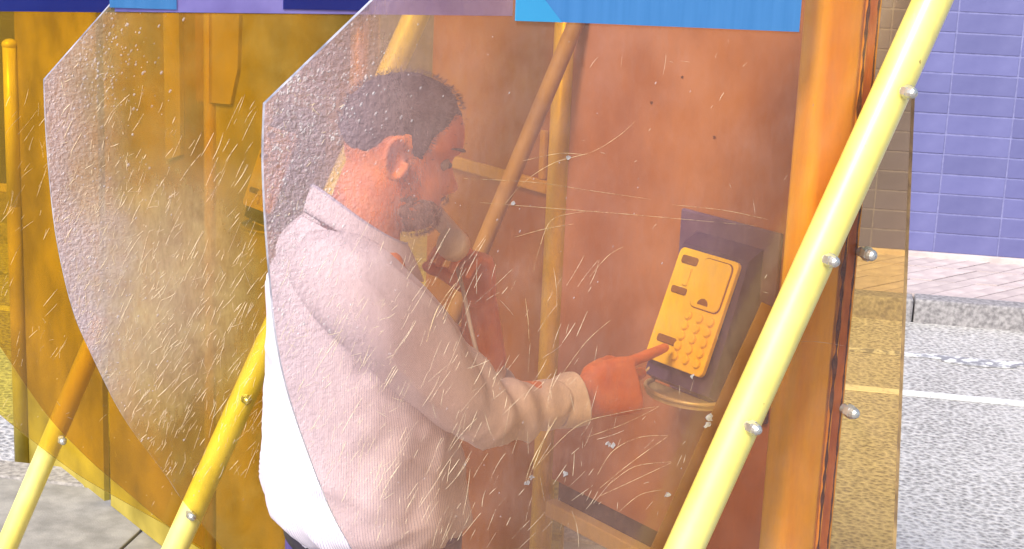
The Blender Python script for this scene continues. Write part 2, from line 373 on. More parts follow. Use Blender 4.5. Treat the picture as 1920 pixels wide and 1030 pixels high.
# ================================================================ THE SETTING
ground = mesh('ground', [(-60, -60, -0.30), (60, -60, -0.30), (60, 60, -0.30), (-60, 60, -0.30)], [(0, 1, 2, 3)], M['asphalt'])
obj('ground', ground, kind='structure')
RA = rad(-10)
rd = Vector((math.cos(RA), math.sin(RA), 0)); rn = Vector((-math.sin(RA), math.cos(RA), 0))   # along / across the road
def street(name, y0, y1, z0, z1, m, x0=-14, x1=14):
    b = MB(); b.box((x0, y0, z0), (x1, y1, z1))
    o = b.build(name, M[m], kind='structure'); o.rotation_euler = (0, 0, RA); return o
def to_street(p): p = Vector(p); return p.dot(rd), p.dot(rn)
kn = to_street(atg(80, 868))[1]            # outer edge of the near kerb
kf = to_street(atg(1800, 605, -0.1))[1]     # face of the far kerb
wl = to_street(atg(1800, 486))[1]          # foot of the wall
street('road', kn, kf, -0.35, -0.12, 'asphalt')
np_ = street('near_pavement', kn - 7, kn - 0.16, -0.35, -0.03, 'paver_joint')
fp_ = street('far_pavement', kf + 0.14, wl + 0.2, -0.35, -0.02, 'paver_joint')
# kerb stones, parts of their pavements
def kerbstones(parent, y0, y1, xs, ln):
    b = MB(); b.box((0, y0, -0.3), (ln - 0.007, y1, 0.0), bev=0.012); me = mesh('kerb_stone', b.v, b.f, M['kerb'])
    for i in range(xs[2]):
        o = obj('kerb_stone', me, parent); o.location = (xs[0] + i * ln, random.uniform(-.004, .004), random.uniform(-.004, .004))
kerbstones(np_, kn - 0.15, kn, (-6.3, 0, 14), 0.9)
kerbstones(fp_, kf, kf + 0.14, (-6.0, 0, 14), 0.95)
# near paving slabs
b = MB(); b.box((0, 0, -0.05), (0.742, 0.592, 0.0), bev=0.004); sm = mesh('paving_slab', b.v, b.f, M['slab'])
for j in range(6):
    for i in range(9):
        o = obj('paving_slab', sm, np_); o.location = (-4.1 + i * 0.75 + (j % 2) * 0.36, kn - 0.16 - (j + 1) * 0.60, random.uniform(-.005, .004))
# far pavers, laid aslant
pd = Vector((0.62, 0.78)).normalized()
pw, pl = 0.112, 0.33
b = MB(); sk = 0.80
poly = [(0, 0), (pw - .005, 0), (pw - .005 + sk * (pl - .006), pl - .006), (sk * (pl - .006), pl - .006)]
b.prism(poly, -0.05, 0.0, axis='z'); pm = mesh('paver', b.v, b.f, M['paver'])
x_c = to_street(atg(1810, 540))[0]
nrow = int((wl - kf - 0.14) / pl) + 1
for j in range(nrow):
    for i in range(26):
        o = obj('paver', pm, fp_)
        o.location = (x_c - 1.9 + i * pw + sk * pl * j - 0.2, kf + 0.145 + j * pl, random.uniform(-.003, .003))
# painted lines on the road
b = MB(); yl = to_street(atg(1760, 744, -0.12))[1]
b.box((-10, yl - 0.035, -0.118), (10, yl + 0.035, -0.114))
o = b.build('road_line', M['paint']); o.rotation_euler = (0, 0, RA); tag(o, 'thin solid white line painted along the grey road', 'road marking')
b = MB(); y2 = to_street(atg(1780, 672, -0.12))[1]
b.box((-10, y2 - 0.04, -0.118), (10, y2 + 0.02, -0.114))
o = b.build('road_line', M['patch']); o.rotation_euler = (0, 0, RA); tag(o, 'worn white road line nearer the far kerb, mostly faded away', 'road marking')
cx, cy = to_street(atg(1835, 683, -0.12))
pts = [(cx + 0.17 * math.cos(a) * (1 + 0.3 * noise.noise(Vector((math.cos(a), math.sin(a), 3)))), cy + 0.05 * math.sin(a)) for a in [i * math.pi / 12 for i in range(24)]]
b = MB(); b.prism(pts, -0.1175, -0.112, axis='z')
o = b.build('paint_patch', M['patch']); o.rotation_euler = (0, 0, RA); tag(o, 'small white blotch of paint on the road beside the worn line', 'road marking')

# tiled wall across the road
WA = rad(-8.5)
jp = atg(1749, 482); wall = thing('tiled_wall', 'blue tiled wall with pale joints standing across the road', 'wall', (jp.x, jp.y, 0), WA)
TW, TH = 0.353, 0.113
b = MB(); b.box((-12, 0.0035, -0.05), (12, 0.3, 4.2)); b.build('mortar_bed', M['mortar'], wall)
b = MB(); b.box((0, 0, 0), (TW - 0.009, 0.03, TH - 0.008), bev=0.0025); tm = mesh('tile', b.v, b.f, M['tile'])
NC0, NC1, NR = -4, 5, 20
for i in range(NC0, NC1):
    for j in range(NR):
        o = obj('tile', tm, wall); o.location = (i * TW + 0.0045, random.uniform(-.0015, .0015), 0.03 + j * TH)
b = MB()
for i in range(-33, 33):
    for j in range(36):
        if NC0 <= i < NC1 and j < NR: continue
        b.box((i*TW+.0045, 0, .03+j*TH), (i*TW+TW-.0045, .03, .03+j*TH+TH-.008))
b.build('tiles', M['tile'], wall, kind='stuff')
b = MB(); b.box((-12, -0.03, -0.02), (12, 0.0030, 0.03), bev=0.005); b.build('skirting', M['paver'], wall)

# ================================================================ TELEPHONE SCREENS
def outline(k):
    if k == 0:
        px = [(497, 195), (494, 300), (499, 420), (507, 520), (520, 640), (545, 750), (590, 880), (625, 965), (660, 1030)]
    elif k == 1:
        px = [(83, 150), (86, 230), (93, 330), (104, 430), (120, 515), (140, 590), (165, 650), (230, 780), (310, 890), (345, 942), (415, 1025)]
    elif k == 2:
        px = [(0, 650), (50, 725), (100, 793), (170, 865), (240, 925), (300, 975)]
    else:
        px = [(0, 778), (75, 838), (150, 893), (230, 940), (310, 985), (386, 1032)]
    L = [at(x, y, 0, k) for x, y in px]; L = [(p.x, p.z) for p in L]
    zt = 2.10
    if k <= 1:
        v = L[0]; e = at(700, 0, 0, 0) if k == 0 else at(215, 0, 0, 1)
        sl_ = (e.x - v[0]) / (e.z - v[1]); head = [(v[0] + sl_ * (zt - v[1]), zt)]
    else:
        pre = [(-0.191, 1.62), (-0.19, 1.545), (-0.186, 1.455), (-0.179, 1.367), (-0.165, 1.285), (-0.145, 1.20), (-0.105, 1.10)]
        if k == 3: pre += [(-0.055, 0.995), (0.01, 0.86), (0.10, 0.70)]
        L = pre + L; head = [(-0.191 + 1.1 * (zt - 1.62), zt)]
    z_end = L[-1][1]
    tail = {0: [(0.02, 0.90), (0.12, 0.76), (0.24, 0.62), (0.36, 0.50), (0.50, 0.38), (0.68, 0.24), (0.84, 0.14)],
            1: [(0.17, 0.69), (0.27, 0.585), (0.40, 0.46), (0.55, 0.33), (0.70, 0.22), (0.80, 0.15)],
            2: [(0.40, 0.445), (0.55, 0.325), (0.70, 0.22), (0.80, 0.15)], 3: [(0.80, 0.08)]}[k]
    pts = cr([(a, b, 0) for a, b in L + tail], 5)
    r0 = at(1716, 172, 0, 0); r1 = at(1680, 1030, 0, 0); s = (r1.x - r0.x) / (r1.z - r0.z)
    def rx(z): return (r0.x + s * (z - r0.z)) if k == 0 else 0.80
    zb = pts[-1][1]
    return [(p[0], p[1]) for p in pts] + [(rx(zb), zb), (rx(1.0), 1.0), (rx(zt), zt)] + head
TH_P = 0.008
def make_pane(k, root):
    poly = outline(k); b = MB(); n = len(poly)
    v = [(a, 0, z) for a, z in poly] + [(a, TH_P, z) for a, z in poly]
    b.add(v, [tuple(range(n)), tuple(range(2*n-1, n-1, -1))], 0)
    b.f += [((i+1) % n, i, n+i, n+(i+1) % n) for i in range(n)]; b.m += [1] * n
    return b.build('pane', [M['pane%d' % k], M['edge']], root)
def brace(root, p0, p1, r=0.0285, name='brace_tube', m='yellow', ztop=2.12):
    p0, p1 = Vector(p0), Vector(p1); d = (p1 - p0).normalized()
    a = p0 + d * ((0.0 - p0.z) / d.z); c = p0 + d * ((ztop - p0.z) / d.z)
    path = [a + (c - a) * (i / 24) for i in range(25)]
    b = MB(); b.tube(path, [r] * 25, 32); o = b.build(name, M[m], root, smooth=True)
    foot = MB(); foot.tube([(a.x, a.y, 0.0), (a.x, a.y, 0.012)], [0.062, 0.058], 20); foot.build('foot_plate', M['yellow'], root)
    return o
def acorn_nut(root, p, r=0.0125, shank=0.02):
    b = MB(); p = Vector(p)
    hexs = [(p + Vector((r*math.cos(a), 0, r*math.sin(a)))) for a in [i*math.pi/3 + 0.3 for i in range(6)]]
    def ring(rr, y, seg=12): return [p + Vector((rr*math.cos(2*math.pi*i/seg), y, rr*math.sin(2*math.pi*i/seg))) for i in range(seg)]
    v = hexs + [h + Vector((0, -0.010, 0)) for h in hexs]
    b.add(v, [tuple(range(6)), tuple(range(11, 5, -1))] + [(i, (i+1) % 6, 6+(i+1) % 6, 6+i) for i in range(6)])
    prof = [(r*0.88, -0.010), (r*0.86, -0.014), (r*0.72, -0.019), (r*0.45, -0.0225), (r*0.05, -0.024)]
    vv = []; ff = []
    for q, (rr, y) in enumerate(prof): vv += ring(rr, y)
    for q in range(len(prof)-1): ff += [(q*12+i, q*12+(i+1) % 12, (q+1)*12+(i+1) % 12, (q+1)*12+i) for i in range(12)]
    b.add(vv, ff)
    b.tube([p + Vector((0, shank, 0)), p + Vector((0, 0.0005, 0))], [r*1.35, r*1.35], 14) if shank < 0.004 else b.tube([p + Vector((0, shank, 0)), p + Vector((0, 0.0005, 0))], [r*0.7, r*0.7], 12)
    return b.build('acorn_nut', M['nut'], root)
def ribbon(b, pts, wd, side=-1, y=0.0, mi=0):
    """a thin raised sliver following pts (u, z) on the pane face"""
    n = len(pts); v = []; f = []
    for i, (a, z) in enumerate(pts):
        p0 = pts[max(i-1, 0)]; p1 = pts[min(i+1, n-1)]
        tx, tz = p1[0]-p0[0], p1[1]-p0[1]; l = math.hypot(tx, tz) or 1; nx, nz = -tz/l, tx/l
        e = wd * (0.25 + 0.75 * math.sin(math.pi * (i + 0.35) / (n - 0.3)))
        v += [(a - nx*e, y - 0.0002, z - nz*e), (a, y - 0.0002 - wd*0.8, z), (a + nx*e, y - 0.0002, z + nz*e)]
    for i in range(n-1):
        f += [(i*3, i*3+1, i*3+4, i*3+3), (i*3+1, i*3+2, i*3+5, i*3+4)]
    b.add(v, f, mi)
def inside(poly, x, z):
    c = False; n = len(poly)
    for i in range(n):
        x0, z0 = poly[i]; x1, z1 = poly[i-1]
        if (z0 > z) != (z1 > z) and x < (x1-x0)*(z-z0)/(z1-z0)+x0: c = not c
    return c
def streaks(k, pane, zones, mat):
    """scratches: zones of (x0, y0, x1, y1, count, length, width, angle spread) in photo pixels, laid on the pane itself"""
    poly = outline(k); b = MB()
    for x0, y0, x1, y1, cnt, ln, wd, spread in zones:
        for _ in range(cnt):
            p = at(random.uniform(x0, x1), random.uniform(y0, y1), 0, k)
            if not inside(poly, p.x, p.z): continue
            a = rad(62) + random.gauss(0, spread); l = ln * random.choice((0.35, 0.5, 0.8, 1.0, 1.5)) * random.uniform(0.6, 1.2)
            cv = random.gauss(0, 0.25); pts = []; x, z = p.x, p.z; n = 5
            for i in range(n):
                pts.append((x, z)); x += math.cos(a)*l/n; z += math.sin(a)*l/n; a += cv/n
            if not inside(poly, x, z): continue
            ribbon(b, pts, wd * random.uniform(0.3, 0.9))
    return b.build('scratches', mat, pane, kind='stuff')
def drops(k, pane, zones):
    poly = outline(k); b = MB()
    for x0, y0, x1, y1, cnt, r0 in zones:
        for _ in range(cnt):
            t = abs(random.gauss(0, 0.42))
            p = at(x0 + (x1-x0)*t, random.uniform(y0, y1), 0, k)
            if not inside(poly, p.x, p.z): continue
            r = r0 * random.choice((0.3, 0.4, 0.5, 0.7, 0.9, 1.1)); st = random.uniform(0.9, 2.0); a0 = rad(62)
            v = [(p.x, -0.0002 - r*0.55, p.z)]; 
            for q in range(7):
                a = 2*math.pi*q/7; ex = r*math.cos(a)*st; ez = r*math.sin(a)
                v.append((p.x + ex*math.cos(a0) - ez*math.sin(a0), -0.0002, p.z + ex*math.sin(a0) + ez*math.cos(a0)))
            b.add(v, [(0, 1+q, 1+(q+1) % 7) for q in range(7)])
    return b.build('dried_drops', M['drop'], pane, kind='stuff', )

SCREEN_LABEL = ['nearest amber plastic screen, in front of the man, with rusted strip',
                'second amber plastic screen, just behind the man in the pale shirt',
                'third amber plastic screen, brown, with the yellow tube left of the man\'s back',
                'fourth and farthest amber plastic screen, pale yellow at the lower left corner']
screens = []
for k in range(4):
    s = thing('telephone_screen', SCREEN_LABEL[k], 'screen', A0 + ROW*k, AL, 'amber screens between the telephones'); screens.append(s)
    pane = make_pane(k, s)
    if k == 0:
        q0 = at(1283, 1030, -0.033); q1 = at(1737, 0, -0.033)
        q0 = at(1283, 1030, -0.033); q1 = at(1749, 0, -0.033)
        brace(s, q0, q1)
        dq = (Vector((q1.x, 0, q1.z)) - Vector((q0.x, 0, q0.z))).normalized(); wq = Vector((dq.z, 0, -dq.x))*0.021; bb = MB()
        e0_ = Vector((q0.x, 0, q0.z)) + dq*((0.35 - q0.z)/dq.z); e1_ = Vector((q0.x, 0, q0.z)) + dq*((1.34 - q0.z)/dq.z)
        vv_ = []
        for e_ in (e0_, e1_):
            for a_, y_ in ((-1, .0125), (-.6, .024), (.6, .024), (1, .0125)): vv_.append(e_ + wq*a_ + Vector((0, y_, 0)))
        bb.add(vv_, [(0, 1, 5, 4), (1, 2, 6, 5), (2, 3, 7, 6), (3, 0, 4, 7), (3, 2, 1, 0), (4, 5, 6, 7)])
        bb.build('reflection_bar', M['olive_bar'], s, label='dull olive bar behind the sheet, made up as the tube reflection')  # made-up bar in place of the tube's reflection in the sheet
        for x, y in ((1697, 172), (1552, 487), (1407, 800)):
            p = at(x, y, -0.064); acorn_nut(s, p, 0.0108, 0.012)
        for x, y in ((1622, 475), (1590, 770)):
            p = at(x, y, -0.012); acorn_nut(s, p, 0.0112, 0.0115)
        # post behind the pane, with its rusting fixing strip
        b = MB(); b.box((0.665, TH_P + 0.004, 0), (0.738, 0.075, 2.12), bev=0.012); b.build('post', M['yellow_post'], s, smooth=True)
        st = MB(); st.box((0.7395, TH_P + 0.002, 0.02), (0.763, 0.03, 2.10), bev=0.002); strip = st.build('fixing_strip', M['yellow_post'], s)
        rb = MB(); z = 0.3
        for x0, rmat in ((0.7375, 0), (0.757, 1)):
            z = 0.25; pts = []
            while z < 2.05:
                pts.append((x0 + 0.0016*noise.noise(Vector((z*30, x0*50, 0))) , z)); z += 0.006
            v = []; f = []
            for i, (xx, zz) in enumerate(pts):
                wd = 0.0032 if rmat == 0 else 0.0017
                wd *= max(0.35, 1 + 1.6*noise.noise(Vector((zz*45, x0*90, 4))))
                v += [(xx - wd, TH_P + 0.0006, zz), (xx + wd*0.6, TH_P + 0.0006, zz), (xx - wd, TH_P + 0.0018, zz), (xx + wd*0.6, TH_P + 0.0018, zz)]
            for i in range(len(pts)-1):
                o_ = i*4; f += [(o_, o_+1, o_+5, o_+4), (o_+3, o_+2, o_+6, o_+7), (o_+2, o_, o_+4, o_+6), (o_+1, o_+3, o_+7, o_+5)]
            rb.add(v, f, 0)
        rb.build('rust_seam', M['rust_dark'], strip)
        rb = MB(); rb.box((0.741, TH_P + 0.0008, 0.3), (0.755, TH_P + 0.0016, 2.05)); rb.build('rust_face', M['rust_thin'], strip)
        # blue film on the pane
        c = [at(965, 38, 0), at(1497, 60, 0)]
        b = MB(); b.prism([(c[0].x, c[0].z), (c[1].x, c[1].z), (c[1].x, 2.0), (c[0].x, 2.0)], -0.0018, -0.0003); film = b.build('blue_film', M['film'], s)
        d = [at(965, 38.5, 0), at(1052, 41, 0), at(1020, 0, 0), at(940, -90, 0)]
        b = MB(); b.prism([(c[0].x - 0.0004, c[0].z - 0.0006), (d[1].x, d[1].z - 0.0006), (d[2].x, d[2].z), (c[0].x - 0.0004, 1.92)], -0.0034, -0.0020); b.build('cyan_corner', M['film_cyan'], film)
    else:
        if k == 1: q0, q1 = at(918, 430, -0.033, 1), at(1048, 120, -0.033, 1)
        if k == 2: q0, q1 = at(328, 1030, -0.033, 2), at(757, 80, -0.033, 2)
        if k == 3: q0, q1 = at(14, 1022, 0.045, 3), at(165, 670, 0.045, 3)
        brace(s, q0, q1, 0.0155 if k == 1 else 0.0285, m='amber_brown' if k == 1 else 'yellow', ztop=0.80 if k == 3 else 2.12)
        nuts = {1: [], 2: [(460, 748), (357, 965)], 3: [(116, 825)]}[k]
        for x, y in nuts: acorn_nut(s, at(x, y, -0.064 if k < 3 else -0.012, k), 0.0115, 0.012)
        b = MB(); b.tube([(0.768, 0.036, 0), (0.768, 0.036, 1.0), (0.768, 0.036, 2.12)], [0.022]*3, 24); b.build('post', M['yellow'], s, smooth=True)
        if k == 1:
            y0, y1 = at(215, 22, 0, 1), at(960, 30, 0, 1)
            b = MB(); b.prism([(y0.x, y0.z), (y1.x, y1.z), (y1.x, 2.0), (y0.x, 2.0)], -0.0018, -0.0003); film = b.build('blue_film', M['film_violet'], s)
            y0, y1 = at(530, 17, 0, 1), at(690, 20, 0, 1)
            b = MB(); b.prism([(y0.x, y0.z), (y1.x, y1.z), (y1.x, 1.95), (y0.x, 1.95)], -0.0034, -0.0020); b.build('navy_block', M['film_dark'], film)
            y0, y1 = at(205, 14, 0, 1), at(330, 18, 0, 1)
            b = MB(); b.prism([(y0.x, y0.z), (y1.x, y1.z), (y1.x, 1.95), (y0.x, 1.95)], -0.0034, -0.0020); b.build('blue_block', M['film'], film)
        elif k == 2:
            y0, y1 = at(-150, 20, 0, 2), at(700, 28, 0, 2)
            b = MB(); b.prism([(y0.x, y0.z), (y1.x, y1.z), (y1.x, 2.0), (y0.x, 2.0)], -0.0018, -0.0003); b.build('blue_film', M['film_dark'], s)
    # wear on the panes
    if k == 0:
        streaks(0, pane, [(520, 480, 900, 1030, 190, 0.045, 0.0007, 0.12), (800, 520, 1120, 1030, 110, 0.05, 0.0006, 0.35),
                          (520, 560, 760, 1030, 240, 0.018, 0.0005, 0.6), (900, 60, 1480, 700, 26, 0.02, 0.0005, 0.9),
                          (500, 150, 650, 420, 50, 0.012, 0.0007, 0.7), (1040, 700, 1300, 1000, 34, 0.02, 0.0005, 0.5)], M['scratch'])
        drops(0, pane, [(500, 130, 680, 620, 760, 0.0017), (540, 20, 760, 260, 400, 0.0017), (520, 620, 760, 1030, 160, 0.0011), (700, 60, 1480, 1030, 110, 0.0011)])
        b = MB()
        def arc(pts, wd=0.00042):
            q = [at(x, y, 0) for x, y in pts]; q = cr([(p.x, p.z, 0) for p in q], 6); ribbon(b, [(p[0], p[1]) for p in q], wd)
        for a in ([(945, 385), (985, 340), (1040, 305), (1110, 285), (1160, 255), (1190, 228)], [(980, 302), (1050, 288), (1110, 292)],
                  [(870, 335), (1000, 342), (1110, 358), (1220, 374)], [(900, 380), (1050, 392), (1200, 404), (1420, 424)], [(1260, 384), (1360, 395), (1440, 412)],
                  [(1000, 880), (1080, 800), (1160, 775), (1235, 762)], [(1100, 820), (1170, 795), (1235, 763)], [(1120, 890), (1150, 845), (1200, 820), (1252, 817)],
                  [(1125, 915), (1180, 870), (1252, 818)], [(1140, 910), (1190, 875), (1258, 866)], [(1125, 930), (1190, 900), (1258, 868)], [(1160, 960), (1200, 928), (1245, 918)],
                  [(1000, 510), (1010, 470), (1032, 415), (1075, 400), (1120, 396)], [(965, 445), (1020, 430), (1075, 420)], [(1480, 650), (1500, 641), (1540, 642), (1590, 650)],
                  [(1055, 700), (1100, 640), (1145, 600)], [(985, 560), (990, 600), (992, 640)], [(1105, 520), (1140, 480), (1170, 462)]):
            arc(a)
        for a in ([(845, 450), (842, 425), (850, 440)],): pass
        for a in ([(800, 640), (820, 580), (855, 530)], [(830, 600), (850, 555), (868, 530)], [(990, 900), (1010, 850), (1030, 800)], [(985, 905), (1000, 860), (1045, 780)]): arc(a, 0.0008)
        b.build('long_scratches', M['scratch_gold'], pane, kind='stuff')
        b = MB()
        for x, y, r in ((1330, 785, 9), (1326, 797, 5), (1140, 832, 5), (1148, 836, 4), (1252, 928, 5), (990, 905, 5), (996, 896, 4), (1060, 888, 5), (1065, 296, 4), (962, 382, 3), (1297, 705, 4)):
            c0 = at(x, y, 0); pts = []
            for i in range(9):
                a = 2*math.pi*i/9; rr = r/1250*(1 + 1.1*noise.noise(Vector((x*.37, y*.51, i*1.7)))); pts.append((c0.x + rr*1.2*math.cos(a), c0.z + rr*math.sin(a)))
            b.prism(pts, -0.0012, -0.0002)
        b.build('chips', M['chip'], pane, kind='stuff')
    if k == 1:
        streaks(1, pane, [(100, 200, 470, 900, 300, 0.045, 0.0009, 0.13), (110, 350, 330, 800, 420, 0.016, 0.0008, 0.55), (250, 480, 500, 900, 260, 0.03, 0.0008, 0.3), (90, 120, 240, 380, 60, 0.016, 0.0009, 0.6)], M['scratch'])
        drops(1, pane, [(90, 100, 300, 700, 420, 0.0019), (150, 20, 300, 200, 200, 0.0019), (130, 480, 300, 850, 260, 0.0014), (250, 820, 420, 940, 60, 0.0014)])
    if k == 2:
        streaks(2, pane, [(0, 200, 120, 700, 60, 0.05, 0.0010, 0.2), (40, 600, 330, 980, 70, 0.016, 0.0009, 0.8)], M['scratch_gold'])
    if k == 3:
        streaks(3, pane, [(0, 640, 300, 980, 50, 0.02, 0.001, 0.8)], M['scratch_gold'])

# far post at the end of the row
s = thing('end_post', 'slim yellow capped post at the far left end of the row', 'post', A0 + ROW*5, AL)
b = MB(); b.tube([(0.75, 0, 0.83), (0.75, 0, 1.36)], [0.024]*2, 20); b.build('shaft', M['yellow'], s, smooth=True)
b = MB(); b.ball((0.75, 0, 1.368), (0.027, 0.027, 0.02)); b.build('cap', M['yellow'], s, smooth=True)
b = MB(); b.tube([(0.75, 0, -0.12), (0.75, 0, 0.829)], [0.026]*2, 18); b.build('lower_shaft', M['board_gold'], s, smooth=True)
b = MB(); b.tube([(0.75, 0, 1.06), (1.0, 0, 1.06)], [0.014]*2, 14); b.build('side_bar', M['yellow'], s, smooth=True)

# ---------------------------------------------------------------- backboards
def bat(x, y, k, off=0.0):
    """photo pixel -> local (y, z) on the front face of backboard k"""
    bx = Vector((math.cos(BETA), math.sin(BETA), 0)); by = Vector((-math.sin(BETA), math.cos(BETA), 0))
    o_ = A0 + ROW*k + U*0.757; p0 = o_ + bx*(0.010 - off); d = ray(x, y); p = CAM + d*((p0 - CAM).dot(bx)/d.dot(bx))
    return ((p - o_).dot(by), p.z)
BL = ['red-brown backboard behind the telephone the man is dialling', 'red-brown backboard just beyond the man\'s face, past the second screen',
      'mustard backboard seen through the second screen, left of the man', 'mustard backboard beyond the third screen, right of the slim capped post']
BL.append('dark mustard backboard behind the slim capped post, last of the row')
LEN = ROW.length
boards = []
for k in range(5):
    s = thing('backboard', BL[k], 'board', A0 + ROW*k + U*0.757, BETA, 'backboards of the telephone bays'); boards.append(s)
    b = MB(); b.box((0.010, 0.07 if k == 0 else 0.05, 0.81 if k == 0 else (0.004 if k < 4 else -0.12)), (0.028, LEN - 0.0 if k != 1 else bat(812, 90, 1)[0], 2.12)); b.build('panel', M['board'] if k < 2 else M['board_gold'], s)
    if k == 0:
      b = MB(); b.box((-0.012, 0.075 if k == 0 else 0.05, 0.740), (0.030, LEN - 0.01, 0.772), bev=0.003); b.build('bottom_rail', M['rail'], s)
    if k == 0:
      b = MB(); b.box((0.012, 0.08, 0.7725), (0.027, LEN - 0.02, 0.8095)); b.build('slot', M['slot'], s)
    if k == 1:
        b = MB(); b.box((-0.002, 0.05, 1.37), (0.009, 0.40, 1.395), bev=0.003); b.box((-0.002, 0.06, 1.396), (0.009, 0.075, 1.49), bev=0.003); b.build('bracket', M['rail'], s)
    if k == 0:
        b = MB(); b.box((0.0065, 0.075, 0.80), (0.0095, 0.125, 1.62)); b.build('joint_strip', M['board'], s)

def on_board(k, name, px, m, t0=0.0004, t1=0.002):
    pts = [bat(x, y, k) for x, y in px]; n = len(pts)
    v = [(0.010 - t1, y, z) for y, z in pts] + [(0.010 - t0, y, z) for y, z in pts]
    b = MB(); b.add(v, [tuple(range(n)), tuple(range(2*n-1, n-1, -1))] + [((i+1) % n, i, n+i, n+(i+1) % n) for i in range(n)])
    return b.build(name, m, boards[k])
for x, y, r in ((1280, 145, 2.0), (1222, 193, 2.4), (1340, 258, 2.6)):
    on_board(0, 'stain', [(x + r*math.cos(a)*(1 + .4*math.sin(3*a + x)), y + r*1.3*math.sin(a)) for a in [i*math.pi/5 for i in range(10)]], M['rust'], t1=0.0012)
on_board(2, 'yellow_panel', [(312, -60), (342, -60), (346, 290), (318, 300)], M['panel_lime'], t1=0.012)
on_board(2, 'orange_panel', [(372, 22), (455, 28), (452, 130), (438, 196), (374, 190)], M['panel_orange'], t1=0.010)

# ---------------------------------------------------------------- public telephones
PX_T, PX_B, PZ_T, PZ_B, PY0, PY1 = -0.037, -0.106, 1.358, 1.174, 0.211, 0.350
def make_phone(k, label, full=True):
    s = thing('public_telephone', label, 'telephone', A0 + ROW*k + U*0.757, BETA, 'public telephones')
    b = MB(); b.box((0.0, PY0 - 0.045, 1.09), (0.0095, PY1 + 0.05, 1.412), bev=0.003); b.build('back_plate', M['ph_plate'], s)
    b = MB(); b.prism([(-0.0005, PZ_T + 0.022), (PX_T + 0.006, PZ_T + 0.006), (PX_B + 0.006, PZ_B - 0.03), (PX_B + 0.03, PZ_B - 0.045), (-0.0005, PZ_B - 0.045)], PY0 - 0.012, PY1 + 0.006)
    b.build('housing', M['ph_blue'], s)
    # sloping fascia, local frame: a down the slope, c across
    dn = Vector((PX_B - PX_T, 0, PZ_B - PZ_T)); L = dn.length; dn.normalize(); nrm = Vector((dn.z, 0, -dn.x)); ac = Vector((0, -1, 0))
    W_ = PY1 - PY0; org = Vector((PX_T, PY1, PZ_T))
    def P(a, c, h=0): return org + dn*a + ac*c + nrm*h
    def plate(bb, a0, a1, c0, c1, h0, h1, r=0.008, seg=4, mi=0):
        pts = []
        for (ca, cc, s0) in ((a1-r, c1-r, 0), (a0+r, c1-r, 1), (a0+r, c0+r, 2), (a1-r, c0+r, 3)):
            for i in range(seg+1):
                th = math.pi/2*(s0 + i/seg); pts.append((ca + r*math.cos(th), cc + r*math.sin(th)))
        n = len(pts); e = 0.0012
        ma, mc = (a0+a1)/2, (c0+c1)/2
        v = [P(a, c, h0) for a, c in pts] + [P(a, c, h1 - e) for a, c in pts] + [P(ma+(a-ma)*(1-e/(a1-a0)*2), mc+(c-mc)*(1-e/(c1-c0)*2), h1) for a, c in pts]
        f = [tuple(range(n)), tuple(range(3*n-1, 2*n-1, -1))]
        for q in (0, n): f += [(q+i, q+(i+1) % n, q+n+(i+1) % n, q+n+i) for i in range(n)]
        bb.add(v, f, mi)
    b = MB(); plate(b, 0.0, L, 0.0, W_, -0.004, 0.004, 0.010); fas = b.build('fascia', M['ph_yellow'], s)
    b = MB(); plate(b, 0.006, 0.092, W_*0.44, W_*0.95, 0.0045, 0.0062, 0.012); g = b.build('card_frame', M['ph_dark'], fas)
    b = MB(); plate(b, 0.0075, 0.0905, W_*0.45, W_*0.94, 0.0063, 0.0085, 0.012); b.build('card_panel', M['ph_yellow'], fas)
    b = MB(); c0 = P(0.084, W_*0.68, 0.0086)
    half = [c0 + dn*(-0.011*math.sin(t)) + ac*(0.012*math.cos(t)) for t in [math.pi*i/10 for i in range(11)]]
    b.add(half + [q + nrm*0.001 for q in half], [tuple(range(11)), tuple(range(21, 10, -1))] + [(i, i+1, 12+i, 11+i) for i in range(10)] + [(10, 0, 11, 21)]); b.build('finger_notch', M['ph_dark'], fas)
    b = MB(); plate(b, 0.012, 0.026, W_*0.09, W_*0.36, 0.0045, 0.007, 0.004); b.build('coin_slot', M['ph_dark'], fas)
    b = MB(); plate(b, 0.030, 0.062, W_*0.22, W_*0.31, 0.0045, 0.0075, 0.003); b.build('hook', M['ph_yellow'], fas)
    b = MB(); plate(b, 0.066, 0.078, W_*0.08, W_*0.34, 0.0045, 0.007, 0.004); b.build('card_slot', M['ph_dark'], fas)
    b = MB(); plate(b, 0.150, 0.163, W_*0.12, W_*0.44, 0.0045, 0.007, 0.004); b.build('display', M['ph_dark'], fas)
    for r_ in range(5):
        for c_ in range(3):
            a = 0.106 + r_*0.0178; c = W_*(0.50 + 0.19*c_); pts = []
            b = MB(); v = []; 
            for (rr, hh) in ((0.0078, 0.0045), (0.0076, 0.0085), (0.0062, 0.0098)):
                v += [P(a + rr*math.cos(2*math.pi*i/14), c + rr*math.sin(2*math.pi*i/14), hh) for i in range(14)]
            f = [tuple(range(13, -1, -1)), tuple(range(28, 42))] + [(q*14+i, q*14+(i+1) % 14, q*14+14+(i+1) % 14, q*14+14+i) for q in (0, 1) for i in range(14)]
            b.add(v, f); b.build('key', M['ph_yellow'], fas)
    # coin tray under the fascia
    b = MB(); cxm = (PY0 + PY1)/2 - 0.01; pts = []
    for i in range(17):
        th = math.pi*i/16; pts.append((PX_B + 0.022 - 0.055*math.sin(th), cxm + 0.078*math.cos(th)))
    b.prism(pts, PZ_B - 0.052, PZ_B - 0.0455, axis='z'); tr = b.build('coin_tray', M['steel'], s)
    lip = MB(); path = [(x, y, PZ_B - 0.042) for x, y in pts]; lip.tube(path, [0.004]*len(path), 8); lip.build('tray_lip', M['steel'], tr, smooth=True)
    return s
